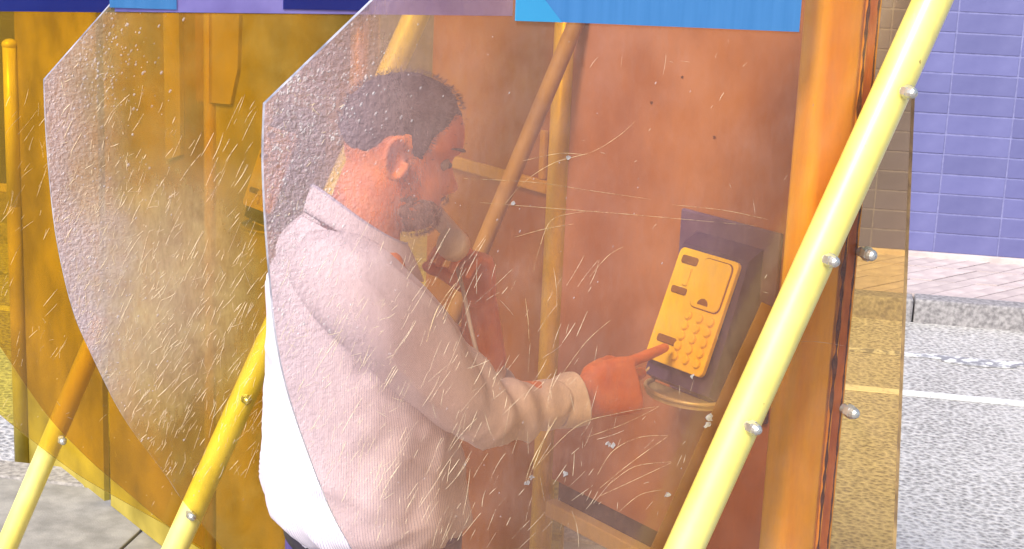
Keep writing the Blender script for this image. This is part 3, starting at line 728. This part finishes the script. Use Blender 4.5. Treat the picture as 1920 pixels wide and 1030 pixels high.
PHL = ['yellow push-button telephone with dark blue housing under the man\'s hand', 'yellow telephone hidden behind the man, in the bay past the second screen',
       'orange-yellow telephone left of the man\'s back, seen through the second screen', 'orange-yellow telephone farthest along the row, seen through two screens']
phones = [make_phone(k, PHL[k]) for k in (0, 2)]

#PEOPLE-BEGIN
# ================================================================ PEOPLE
def voxel(bmb, size, it=5):
    """fuse the collected shapes into one continuous skin"""
    me = mesh('tmp', bmb.v, bmb.f, [])
    bm = bmesh.new(); bm.from_mesh(me); bmesh.ops.recalc_face_normals(bm, faces=bm.faces); bm.to_mesh(me); bm.free()
    o = bpy.data.objects.new('tmp', me); COL.objects.link(o)
    md = o.modifiers.new('r', 'REMESH'); md.mode = 'VOXEL'; md.voxel_size = size
    if it:
        ms = o.modifiers.new('s', 'SMOOTH'); ms.factor = 0.5; ms.iterations = it
    dg = bpy.context.evaluated_depsgraph_get(); ev = o.evaluated_get(dg)
    out = bpy.data.meshes.new_from_object(ev); bpy.data.objects.remove(o); bpy.data.meshes.remove(me)
    out.materials.clear()
    out.polygons.foreach_set('use_smooth', [True]*len(out.polygons))
    return out
T_F = [(-.125, .035), (-.118, .062), (-.108, .076), (-.095, .083), (-.083, .082), (-.074, .086), (-.068, .088), (-.064, .085), (-.058, .089), (-.048, .087), (-.03, .085), (-.01, .082), (.004, .082), (.018, .088), (.030, .096), (.045, .096), (.065, .091), (.085, .080), (.10, .064), (.112, .045), (.120, .024), (.124, .0)]
T_B = [(-.125, -.03), (-.10, -.045), (-.07, -.060), (-.045, -.076), (-.02, -.089), (.01, -.097), (.04, -.099), (.065, -.093), (.085, -.080), (.10, -.063), (.112, -.044), (.120, -.022), (.124, 0)]
T_W = [(-.125, .016), (-.115, .030), (-.10, .043), (-.08, .053), (-.055, .061), (-.03, .067), (0, .072), (.03, .0755), (.06, .0735), (.085, .064), (.10, .052), (.112, .037), (.120, .020), (.124, .002)]
T_N = [(-.055, 0), (-.047, .006), (-.042, .018), (-.036, .025), (-.030, .024), (-.015, .014), (.004, .006), (.018, .0)]
def head_pt(th, z, off=0.0):
    F, B, Wd = lerp_table(T_F, z), lerp_table(T_B, z), lerp_table(T_W, z)
    x0 = (F + B)/2; hx = (F - B)/2; e = 2/2.25
    co, si = math.cos(th), math.sin(th)
    x = x0 + hx*math.copysign(abs(co)**e, co); y = Wd*math.copysign(abs(si)**e, si)
    if co > 0:
        x += lerp_table(T_N, z)*math.exp(-(y/(0.010 + 0.006*max(0, -z/0.04)))**2)
        x -= 0.011*math.exp(-((z-.006)/.011)**2 - ((abs(y)-.031)/.015)**2)
        x += 0.004*math.exp(-((z-.027)/.008)**2 - ((abs(y)-.028)/.022)**2)
        x += 0.004*math.exp(-((z+.03)/.018)**2 - ((abs(y)-.04)/.016)**2)
    p = Vector((x, y, z))
    if off:
        c = Vector((x0*0.6, 0, min(z, .05)*0.75)); p += (p - c).normalized()*off
    return p
def head_grid(nz=64, nt=72):
    zs = [-.125 + .249*i/nz for i in range(nz+1)]; v = []; f = []
    for z in zs:
        for j in range(nt): v.append(head_pt(2*math.pi*j/nt, z))
    for i in range(nz):
        for j in range(nt): f.append((i*nt+j, i*nt+(j+1) % nt, (i+1)*nt+(j+1) % nt, (i+1)*nt+j))
    f.append(tuple(range(nt-1, -1, -1))); f.append(tuple(nz*nt+j for j in range(nt)))
    return v, f
def sstep(a, b, x):
    t = max(0, min(1, (x-a)/(b-a))); return t*t*(3-2*t)
def head_shell(maskf, thick, xf, amp, freq, seed, nz=90, nt=110):
    """hair grown as a shell over part of the skull: maskf(x, y, z) in 0..1"""
    V = {}; verts = []; faces = []
    def vid(i, j):
        j %= nt
        if (i, j) not in V:
            z = -.125 + .2485*i/nz; th = 2*math.pi*j/nt; p = head_pt(th, z); mk = maskf(p.x, p.y, p.z)
            n1 = noise.noise(p*freq + Vector((seed, 0, 0))); n2 = noise.noise(p*freq*3.1 + Vector((0, seed, 0)))
            q = head_pt(th, z, -0.004 + mk*thick + mk*amp*(n1 + 0.5*n2))
            V[(i, j)] = len(verts); verts.append(xf(q))
        return V[(i, j)]
    for i in range(nz):
        for j in range(nt):
            z = -.125 + .2485*(i+.5)/nz; p = head_pt(2*math.pi*(j+.5)/nt, z)
            if maskf(p.x, p.y, p.z) > 0.02: faces.append((vid(i, j), vid(i, j+1), vid(i+1, j+1), vid(i+1, j)))
    top = [vid(nz, j) for j in range(nt)] if maskf(0, 0, .124) > .02 else None
    if top: faces.append(tuple(top))
    return verts, faces
def hand(b, wrist, d, pn, curls, thumb_side, sc_=1.0, thumb=(0.6, 0.5), spread=0.10, up_index=0.0):
    """palm and five fingers; d towards the knuckles, pn the way the palm faces, thumb_side across"""
    wrist, d, pn, s = Vector(wrist), Vector(d).normalized(), Vector(pn), Vector(thumb_side)
    pn = (pn - d*pn.dot(d)).normalized(); s = (s - d*s.dot(d) - pn*s.dot(pn)).normalized()
    K = sc_
    secs = []
    for t, hw, hh, dx in ((-.03, .028, .022, 0), (0.0, .028, .020, 0), (.02, .033, .018, 0), (.045, .040, .0165, .002), (.07, .042, .0155, .001), (.092, .040, .013, 0)):
        secs.append((wrist + d*t*K + s*dx*K, s*hw*K, pn*hh*K))
    v, f, _ = loft(secs, 20, True, 2.6); b.add(v, f)
    offs = (0.030, 0.010, -0.010, -0.029); lens = ((.044, .026, .022), (.048, .030, .023), (.045, .028, .022), (.035, .021, .019)); rads = (.0089, .0090, .0086, .0077)
    tips = []
    for i in range(4):
        base = wrist + d*(.088 - .006*abs(i-1.2))*K + s*offs[i]*K
        fd = (d + s*spread*(1.5 - i)*0.7).normalized(); axis = fd.cross(pn).normalized(); path = [base - fd*0.012*K]; rr = [rads[i]*1.05*K]; p = base; path.append(p); rr.append(rads[i]*1.1*K); ang = 0
        for q in range(3):
            ang += curls[i][q]; dd = Matrix.Rotation(ang, 3, axis) @ fd
            mid = p + dd*lens[i][q]*0.5*K; p = p + dd*lens[i][q]*K
            path += [mid, p]; rr += [rads[i]*(0.94 - .06*q)*K, rads[i]*(0.98 - .10*q)*K]
        path.append(p + dd*0.004*K); rr.append(rads[i]*0.45*K); tips.append(p)
        b.tube(path, rr, 12)
    tb = wrist + d*.028*K + s*.026*K + pn*.006*K
    d1 = (d*0.75 + s*thumb[0] + pn*thumb[1]*0.6).normalized(); d2 = (d*0.95 + s*thumb[0]*0.35 + pn*thumb[1]).normalized(); d3 = (d + pn*thumb[1]*1.1).normalized()
    p1 = tb + d1*.040*K; p2 = p1 + d2*.032*K; p3 = p2 + d3*.024*K
    b.tube([tb - d1*.01*K, tb, (tb+p1)/2, p1, (p1+p2)/2, p2, (p2+p3)/2, p3, p3 + d3*.004*K], [x*K for x in (.014, .016, .0145, .0125, .0108, .0112, .0105, .0088, .004)], 12)
    return tips
def dense(secs, n):
    """resample a section list smoothly"""
    C = cr([s[0] for s in secs], n); A = cr([s[1] for s in secs], n); B = cr([s[2] for s in secs], n)
    return list(zip(C, A, B))
def cloth(name, secs, seg, mats, parent, folds, cap=False, ex=2.2, thick=0.0, smooth_n=6):
    sec = dense(secs, smooth_n); v, f, uv = loft(sec, seg, cap, ex)
    me = mesh(name, v, f, mats, True, None, uv)
    # seam of uv at j=seg-1 -> 0
    ul = me.uv_layers[0]
    for p in me.polygons:
        us = [ul.data[l].uv.x for l in p.loop_indices]
        if max(us) - min(us) > 0.5:
            for l in p.loop_indices:
                if ul.data[l].uv.x < 0.5: ul.data[l].uv.x += 1
    bm = bmesh.new(); bm.from_mesh(me); bm.normal_update(); bmesh.ops.recalc_face_normals(bm, faces=bm.faces); bm.normal_update()
    for q in bm.verts: q.co += q.normal*folds(q.co)
    bm.normal_update()
    bm.to_mesh(me); bm.free()
    o = obj(name, me, parent)
    if thick:
        md = o.modifiers.new('thickness', 'SOLIDIFY'); md.thickness = thick; md.offset = -1
    return o
def fold_noise(p, d1, f1, f2, amp, seed=0.0):
    """crumple: ridged noise, long along d1"""
    d1 = Vector(d1).normalized(); a = d1.orthogonal().normalized(); c = d1.cross(a)
    q = Vector((p.dot(d1)*f1 + seed, p.dot(a)*f2, p.dot(c)*f2))
    r = 1 - abs(noise.noise(q))*2.2
    return amp*(r*abs(r) - 0.3)
def seg_ridge(p, a, c, wd, h):
    a, c = Vector(a), Vector(c); t = max(0, min(1, (p-a).dot(c-a)/(c-a).length_squared)); d = (p - (a + (c-a)*t)).length
    return h*math.exp(-(d/wd)**2)*(0.4 + 0.6*math.sin(math.pi*min(.95, max(.05, t))))

# ---- the man at the near telephone (bay frame u, n, z; thing origin between the feet)
NS = 0.36
base = Vector((0.11, NS, 0))
man = thing('person', 'man in a striped white shirt dialling with one hand, handset held at his chin', 'person', A0 + U*base.x + N*base.y, AL, )
def L3(p): return Vector(p) - base
HT, HY = rad(14), rad(-20)
HC = Vector((0.146, NS - 0.006, 1.536)); HS = 0.935
Rh = Matrix.Rotation(HY, 3, 'Z') @ Matrix.Rotation(HT, 3, 'Y')
def hx_(p): return L3(HC + Rh @ (Vector(p)*HS))
S_ = MB()
v, f = head_grid(); S_.add([hx_(p) for p in v], f)
# ears
for sgn in (-1, 1):
    rotE = Rh @ Matrix.Rotation(sgn*rad(-16), 3, 'Z') @ Matrix.Rotation(rad(-8), 3, 'Y')
    ec = HC + Rh @ Vector((-.012, sgn*.0755, .002))
    S_.ball(L3(ec), (.017, .0042, .027), 14, 10, rot=rotE)
    rim = []; rr = []
    for i in range(15):
        a = rad(-60 + 290*i/14) ; x = -.019*math.cos(a - math.pi/2 + .2) * (1.0 if math.sin(a) > 0 else .8); z = .031*math.sin(a - rad(15)) ; rim.append(L3(ec + rotE @ Vector((-.018*math.sin(rad(20 + 300*i/14) - rad(60)) - .002, sgn*.0105, .031*math.cos(rad(20 + 300*i/14) - rad(60)))))); rr.append(.0054)
    S_.tube(rim, rr, 8)
    S_.ball(L3(ec + rotE @ Vector((.004, sgn*.003, -.027))), (.009, .005, .010), 10, 8, rot=rotE)
# neck
nk = [(0.075, NS, 1.33), (0.080, NS, 1.385), (0.090, NS, 1.43), (0.108, NS - .002, 1.48), (0.127, NS - .004, 1.53)]
S_.tube([L3(p) for p in nk], [.078, .068, .060, .058, .056], 24, asp=[1.0, .98, .95, .95, .95], refdir=(1, 0, 0))
# trunk and legs inside the clothes
tr_ = [(.87, .115, .095, .125), (.96, .108, .115, .145), (1.05, .10, .118, .15), (1.2, .086, .100, .155), (1.30, .072, .085, .165), (1.36, .07, .07, .15), (1.40, .078, .06, .09)]
v, f, _ = loft([(L3((c, NS, z)), Vector((a, 0, 0)), Vector((0, b_, 0))) for z, c, a, b_ in tr_], 24, True, 2.2); S_.add(v, f)
for sgn in (-1, 1):
    y = NS + sgn*.085
    S_.tube([L3(p) for p in ((.115, y, .93), (.12, y, .80), (.13, y, .62), (.135, y, .50), (.115, y, .34), (.105, y, .20), (.10, y, .07))], [.070, .070, .058, .050, .048, .038, .034], 18)
    S_.tube([L3(p) for p in ((.06, y, .045), (.12, y, .05), (.20, y, .035), (.26, y, .025))], [.034, .04, .034, .02], 14)
# right arm (near) out to the keypad
RS = at(655, 540, .205); EL = at(893, 778, .175); WR = at(1092, 744, .205); KN = at(1172, 724, .214)
S_.tube([L3(p) for p in (RS, RS.lerp(EL, .5), EL, EL.lerp(WR, .35), EL.lerp(WR, .8), WR)], [.052, .046, .040, .042, .031, .027], 16)
rd_ = (KN - WR).normalized()
hand(S_, L3(WR), rd_, Vector((0.05, 0.9, -0.35)), ((.02, .22, .18), (.62, .80, .5), (.95, .95, .55), (1.1, 1.0, .6)), (0, .35, 1), 1.14, thumb=(.18, .75))
# left arm (far) up to the handset
LSh = Vector((.075, .53, 1.345)); LE = at(905, 735, .50); LW = at(900, 560, .455); LK = at(886, 480, .435)
S_.tube([L3(p) for p in (LSh, LSh.lerp(LE, .5), LE, LE.lerp(LW, .35), LE.lerp(LW, .8), LW)], [.052, .046, .040, .043, .032, .028], 16)
hand(S_, L3(LW), (LK - LW), Vector((-.8, -.45, .05)), ((.55, .9, .5), (.6, .95, .5), (.65, .95, .5), (.7, 1.0, .5)), (-.5, .85, .25), 0.98, thumb=(.5, .9))
body = voxel(S_, 0.0036, 3); body.materials.append(M['skin'])
obj('body', body, man)
for sgn in (-1, 1):
    b = MB(); b.ball(hx_((.068, sgn*.031, .004)), .0115, 14, 10); e = b.build('eye', M['eye'], man, smooth=True)
    b = MB(); b.ball(hx_((.0785, sgn*.0325, .004)), (.0052, .0052, .0052), 10, 8); b.build('iris', M['hair'], e, smooth=True)
    b = MB(); pts = [hx_(head_pt(sgn*a, .030 + .004*math.sin((a - .12)*3.0), .0015)) for a in [.14 + .07*i for i in range(10)]]
    b.tube(pts, [.0014, .0024, .0028, .0028, .0027, .0025, .0022, .0018, .0014, .001], 8); b.build('eyebrow', M['hair'], man, smooth=True)
def hair_mask(x, y, z):
    line = 0.078 if x > .06 else lerp_table([(-.11, -.018), (-.06, -.012), (-.025, .026), (.004, .034), (.012, -.002), (.030, .0), (.036, .038), (.055, .058), (.075, .078)], x)
    line += .006*noise.noise(Vector((x*60, y*60, 5)))
    return sstep(line - .012, line + .040, z)
v, f = head_shell(hair_mask, .0120, hx_, .0035, 42, 3.0)
b = MB(); b.add(v, f); hair = b.build('hair', M['hair'], man, smooth=True)
# short strands that break the outline of the hair
b = MB(); rs = random.Random(5)
for _ in range(5200):
    z = rs.uniform(-.03, .123); th = rs.uniform(0, 2*math.pi); p = head_pt(th, z); mk = hair_mask(p.x, p.y, p.z)
    if rs.random() > mk*0.9 + .03: continue
    r0 = head_pt(th, z, .004 + .008*mk); nrm_ = (head_pt(th, z, .02) - head_pt(th, z, 0)).normalized()
    dr = (nrm_*.55 + Vector((.5, 0, -.15)) + Vector((rs.gauss(0, .25), rs.gauss(0, .25), rs.gauss(0, .25)))).normalized(); l = rs.uniform(.007, .014)*(.4 + .6*mk)
    sd = dr.cross(nrm_).normalized()*.0007
    b.add([hx_(r0 - sd), hx_(r0 + sd), hx_(r0 + dr*l)], [(0, 1, 2)])
b.build('hair_strands', M['hair'], hair, kind='stuff')
def beard_mask(x, y, z):
    ay = abs(y)
    side = sstep(.0, .012, x) * (1 - sstep(.030, .042, x)) * sstep(-.11, -.09, z) * (1 - sstep(.0, .03, z))
    jaw_line = lerp_table([(-.03, -.10), (.0, -.062), (.03, -.050), (.055, -.052), (.075, -.056), (.10, -.056)], x)
    jaw = (1 - sstep(jaw_line - .010, jaw_line + .004, z)) * sstep(-.025, -.005, x)
    mo = math.exp(-((z + .0535)/.006)**2) * sstep(.06, .072, x) * (1 - sstep(.026, .034, ay))
    lips = math.exp(-((z + .067)/.006)**2) * (1 - sstep(.018, .024, ay)) * sstep(.07, .078, x)
    return max(0, min(1, max(side*.6, jaw, mo) - lips))
v, f = head_shell(beard_mask, .0052, hx_, .003, 60, 9.0)
b = MB(); b.add(v, f); beard = b.build('beard', M['beard'], man, smooth=True)
b = MB()
for _ in range(5000):
    z = rs.uniform(-.12, .03); th = rs.gauss(0, 1.0); p = head_pt(th, z); mk = beard_mask(p.x, p.y, p.z)
    if rs.random() > mk + .02*(z < -.04 and p.x > 0): continue
    r0 = head_pt(th, z, .001 + .006*mk); nrm_ = (head_pt(th, z, .02) - head_pt(th, z, 0)).normalized()
    dr = (nrm_*.6 + Vector((.1, 0, -.8)) + Vector((rs.gauss(0, .3), rs.gauss(0, .3), rs.gauss(0, .3)))).normalized(); l = rs.uniform(.005, .011)
    sd = dr.cross(nrm_).normalized()*.0006
    b.add([hx_(r0 - sd), hx_(r0 + sd), hx_(r0 + dr*l)], [(0, 1, 2)])
b.build('beard_hairs', M['beard'], beard, kind='stuff')

# shirt: trunk
SEC = [(.925, .115, .128, .158), (.942, .115, .134, .162), (.960, .111, .149, .172), (.98, .106, .158, .179), (1.01, .102, .158, .180), (1.05, .1, .152, .178), (1.12, .093, .141, .176), (1.2, .086, .130, .178), (1.287, .073, .116, .186), (1.33, .064, .102, .184), (1.358, .056, .090, .142), (1.376, .055, .084, .108), (1.390, .058, .078, .088), (1.402, .066, .070, .076)]
secs = [(L3((c, NS, z)), Vector((a, 0, -.040*sstep(1.34, 1.40, z))), Vector((0, b_, 0))) for z, c, a, b_ in SEC]
A_pit = L3(at(700, 720, .19))
def f_trunk(p):
    h = fold_noise(p, (0.55, -.2, -.8), 5, 13, .0080, 1.0) * sstep(1.42, 1.30, p.z)
    h += fold_noise(p, (0.75, 0, .55), 7, 20, .0016, 7.0) * sstep(1.35, 1.1, p.z)
    for (x0, y0, x1, y1, n_, wd, hh) in ((560, 765, 700, 695, .19, .012, -.016), (640, 690, 790, 800, .19, .014, -.016), (575, 900, 700, 790, .19, .02, .008), (620, 940, 720, 830, .185, .016, -.007), (700, 960, 760, 830, .185, .02, .007),
                                         (520, 900, 600, 850, .25, .016, -.006), (530, 960, 610, 900, .24, .02, .007), (500, 800, 560, 770, .27, .018, -.006), (760, 1010, 800, 880, .19, .018, -.006), (555, 480, 600, 455, .26, .012, -.004), (545, 520, 610, 470, .25, .010, .004)):
        h += seg_ridge(p, L3(at(x0, y0, n_)), L3(at(x1, y1, n_)), wd, hh)
    h += .004*math.sin(p.x*60 + p.y*40)*sstep(1.01, .96, p.z)
    return h
shirt = cloth('shirt', secs, 120, M['shirt'], man, f_trunk, False, 2.15, 0.0015, 8)
# right sleeve
pathS = [(600, 488, .285, .050), (635, 515, .235, .063), (675, 550, .203, .068), (740, 610, .184, .069), (818, 692, .174, .062), (880, 758, .174, .055), (925, 773, .177, .050), (975, 768, .183, .045), (1020, 762, .190, .041), (1052, 755, .197, .037), (1072, 751, .201, .038)]
ps = [L3(at(x, y, n_)) for x, y, n_, r_ in pathS]; rr = [q[3] for q in pathS]
sS = sections(ps, rr, None, (0, 0, 1))
def f_sleeve(p):
    t = p.x - ps[5].x
    h = fold_noise(p, (0.75, 0, -.65) if t < 0 else (.2, .5, .8), 6, 15, .0068 if t < 0 else .0055, 4.0)
    for i in range(5):
        c = ps[5].lerp(ps[8], -.12 + i*.26)
        h += .0055*math.exp(-(((p - c).dot((ps[8]-ps[5]).normalized()) + .02*math.sin(p.z*30 + i))/.012)**2) * (1 if i % 2 else -.9)
    h += seg_ridge(p, L3(at(745, 500, .19)), L3(at(900, 690, .16)), .016, .008) + seg_ridge(p, L3(at(700, 520, .18)), L3(at(840, 660, .14)), .012, -.006)
    h += seg_ridge(p, L3(at(650, 690, .15)), L3(at(800, 790, .14)), .014, -.008)
    return h
slv = cloth('sleeve', sS, 80, M['shirt'], shirt, f_sleeve, False, 2.0, 0.0015, 7)
# cuff, turned open round the wrist
cu = [L3(at(x, y, n_)) for x, y, n_ in ((1036, 760, .196), (1052, 756, .1985), (1066, 752, .201), (1076, 749, .202))]
cuff = cloth('cuff', sections(cu, [.039, .0425, .045, .047], None, (0, 0, 1)), 56, M['shirt'], shirt, lambda p: .003*math.sin(8*math.atan2(p.z - cu[1].z, p.y - cu[1].y)*.5), False, 2.0, 0.0025, 4)
# left sleeve, rolled above the elbow
ls = [L3(LSh + Vector((-.02, -.11, .005))), L3(LSh + Vector((-.008, -.035, .006))), L3(LSh), L3(LSh.lerp(LE, .35)), L3(LSh.lerp(LE, .7)), L3(LE), L3(LE.lerp(LW, .12) + Vector((.0, 0, 0)))]
cloth('sleeve', sections(ls, [.050, .064, .068, .066, .060, .060, .056], None, (0, 0, 1)), 60, M['shirt'], shirt, lambda p: fold_noise(p, (.6, 0, -.7), 6, 16, .005, 2.0), False, 2.0, 0.0015, 6)
# collar: folded band round the neck, dropping to the front points
b = MB(); nC = 44
def collar_ring(a, t):
    # a: angle round the neck (0 back), t: 0 fold (top) .. 1 lower edge
    ca, sa = math.cos(a), math.sin(a); fr = (1 - ca)/2                     # 0 at back, 1 at front
    c = Vector((.080, NS, 0)); rx, ry = .068, .074
    top = 1.490 - .092*fr - .01*math.sin(a)**2; drop = .041 + .022*sstep(.45, 1, fr)
    k = 1 + .20*t*(1 - .2*fr) + .03*fr
    return Vector((c.x - ca*rx*k + .020*fr*t + .006*fr, NS + sa*ry*k, top - drop*t))
vv = []; ff = []; uvs = []
for i in range(nC+1):
    a = rad(-158) + rad(316)*i/nC
    for q in range(7):
        t = q/6; p = collar_ring(a, t) + Vector((0, 0, .004*math.sin(math.pi*t)))
        vv.append(L3(p)); uvs.append((t*.22, i*.01))
for i in range(nC):
    for q in range(6): ff.append((i*7+q, i*7+q+1, (i+1)*7+q+1, (i+1)*7+q))
b.add(vv, ff, 0, uvs)
vi = []; fi = []
for i in range(nC+1):
    a = rad(-158) + rad(316)*i/nC; p = collar_ring(a, 0); ctr = Vector((.088 + .02*(1-math.cos(a))/2, NS, p.z))
    vi += [L3(p), L3(p + (ctr - p)*.05 + Vector((0, 0, -.045)))]
for i in range(nC): fi.append((i*2, i*2+1, i*2+3, i*2+2))
b.add(vi, fi, 0, [(0.1, 0)]*len(vi))
col_ = b.build('collar', M['shirt'], shirt, smooth=True, uv=True)
md = col_.modifiers.new('thickness', 'SOLIDIFY'); md.thickness = .0022
# yoke seam and shoulder seam as thin raised piping
b = MB(); sp = [at(x, y, n_) for x, y, n_ in ((605, 470, .20), (640, 492, .165), (680, 506, .15))]
# trousers, belt, shoes
TS = [(.955, .117, .132, .160), (.90, .117, .132, .162), (.84, .115, .128, .165)]
tro = cloth('trousers', [(L3((c, NS, z)), Vector((a, 0, 0)), Vector((0, b_, 0))) for z, c, a, b_ in TS], 60, M['trousers'], man, lambda p: .002*noise.noise(p*20), False, 2.2, 0.0015, 5)
for sgn in (-1, 1):
    y = NS + sgn*.083
    pl_ = [(.115, y, .88), (.12, y, .78), (.13, y, .62), (.135, y, .50), (.12, y, .34), (.108, y, .18), (.10, y, .05)]
    cloth('trouser_leg', sections([L3(p) for p in pl_], [.098, .098, .084, .074, .070, .064, .062], None, (1, 0, 0)), 40, M['trousers'], tro, lambda p: fold_noise(p, (.2, .3, 1), 5, 14, .004, 6.0), False, 2.1, 0.0015, 6)
    b = MB(); b.tube([L3(p) for p in ((.035, y, .035), (.07, y, .05), (.13, y, .05), (.21, y, .036), (.275, y, .026), (.29, y, .022))], [.026, .044, .048, .044, .030, .01], 18); b.build('shoe', M['leather'], man, smooth=True)
b = MB()
for i in range(48):
    pass
v, f, _ = loft([(L3((.117, NS, z)), Vector((.1345, 0, 0)), Vector((0, .1645, 0))) for z in (.912, .943)], 60, False, 2.2); b.add(v, f)
bt = b.build('belt', M['leather'], man, smooth=True); md = bt.modifiers.new('thickness', 'SOLIDIFY'); md.thickness = .004

# ---- handset in his left hand, and its cord
hs = thing('telephone_handset', 'cream telephone handset held to the man\'s chin, with a cord hanging down', 'handset', A0, AL)
e0 = HC + Rh @ Vector((-.005, .093, -.012)); e1 = at(848, 458, .378)
mid = (e0 + e1)/2 + Vector((.01, .05, 0.0))
b = MB(); pt = cr([e0 + Vector((0, .012, 0)), e0.lerp(mid, .55) + Vector((0, .018, 0)), mid, mid.lerp(e1, .6) + Vector((.012, .012, 0)), e1 + Vector((.012, 0, .004))], 5)
b.tube(pt, [.017]*len(pt), 14, asp=[.8]*len(pt)); b.build('handle', M['cream'], hs, smooth=True)
for c, d_ in ((e0, (e0 - HC - Rh @ Vector((-.005, .05, -.01)))), (e1, Vector((.55, .45, -.35)))):
    d_ = Vector(d_).normalized(); b = MB(); b.tube([c - d_*.010, c - d_*.004, c + d_*.012, c + d_*.022], [.022, .026, .026, .016], 20); b.build('earpiece' if c is e0 else 'mouthpiece', M['cream'], hs, smooth=True)
b = MB(); cp = [at(852, 482, .43), at(858, 505, .42), at(872, 560, .40), at(884, 620, .38), at(905, 690, .36), at(950, 765, .37), at(1060, 770, .38), at(1160, 738, .37), at(1262, 740, .27)]
cp[-1] = Vector((0, 0, 0)) + (A0*0); 
ph0 = A0 + U*0.757; Rb = Matrix.Rotation(BETA, 3, 'Z'); endw = ph0 + Rb @ Vector((PX_B + .012, PY1 - .002, PZ_B - .02)); q = endw - A0; cp[-1] = Vector((q.dot(U), q.dot(N), endw.z))
cc = cr(cp, 14); b.tube(cc, [.0036]*len(cc), 8); b.build('cord', M['cord'], hs, smooth=True)

#PEOPLE-END
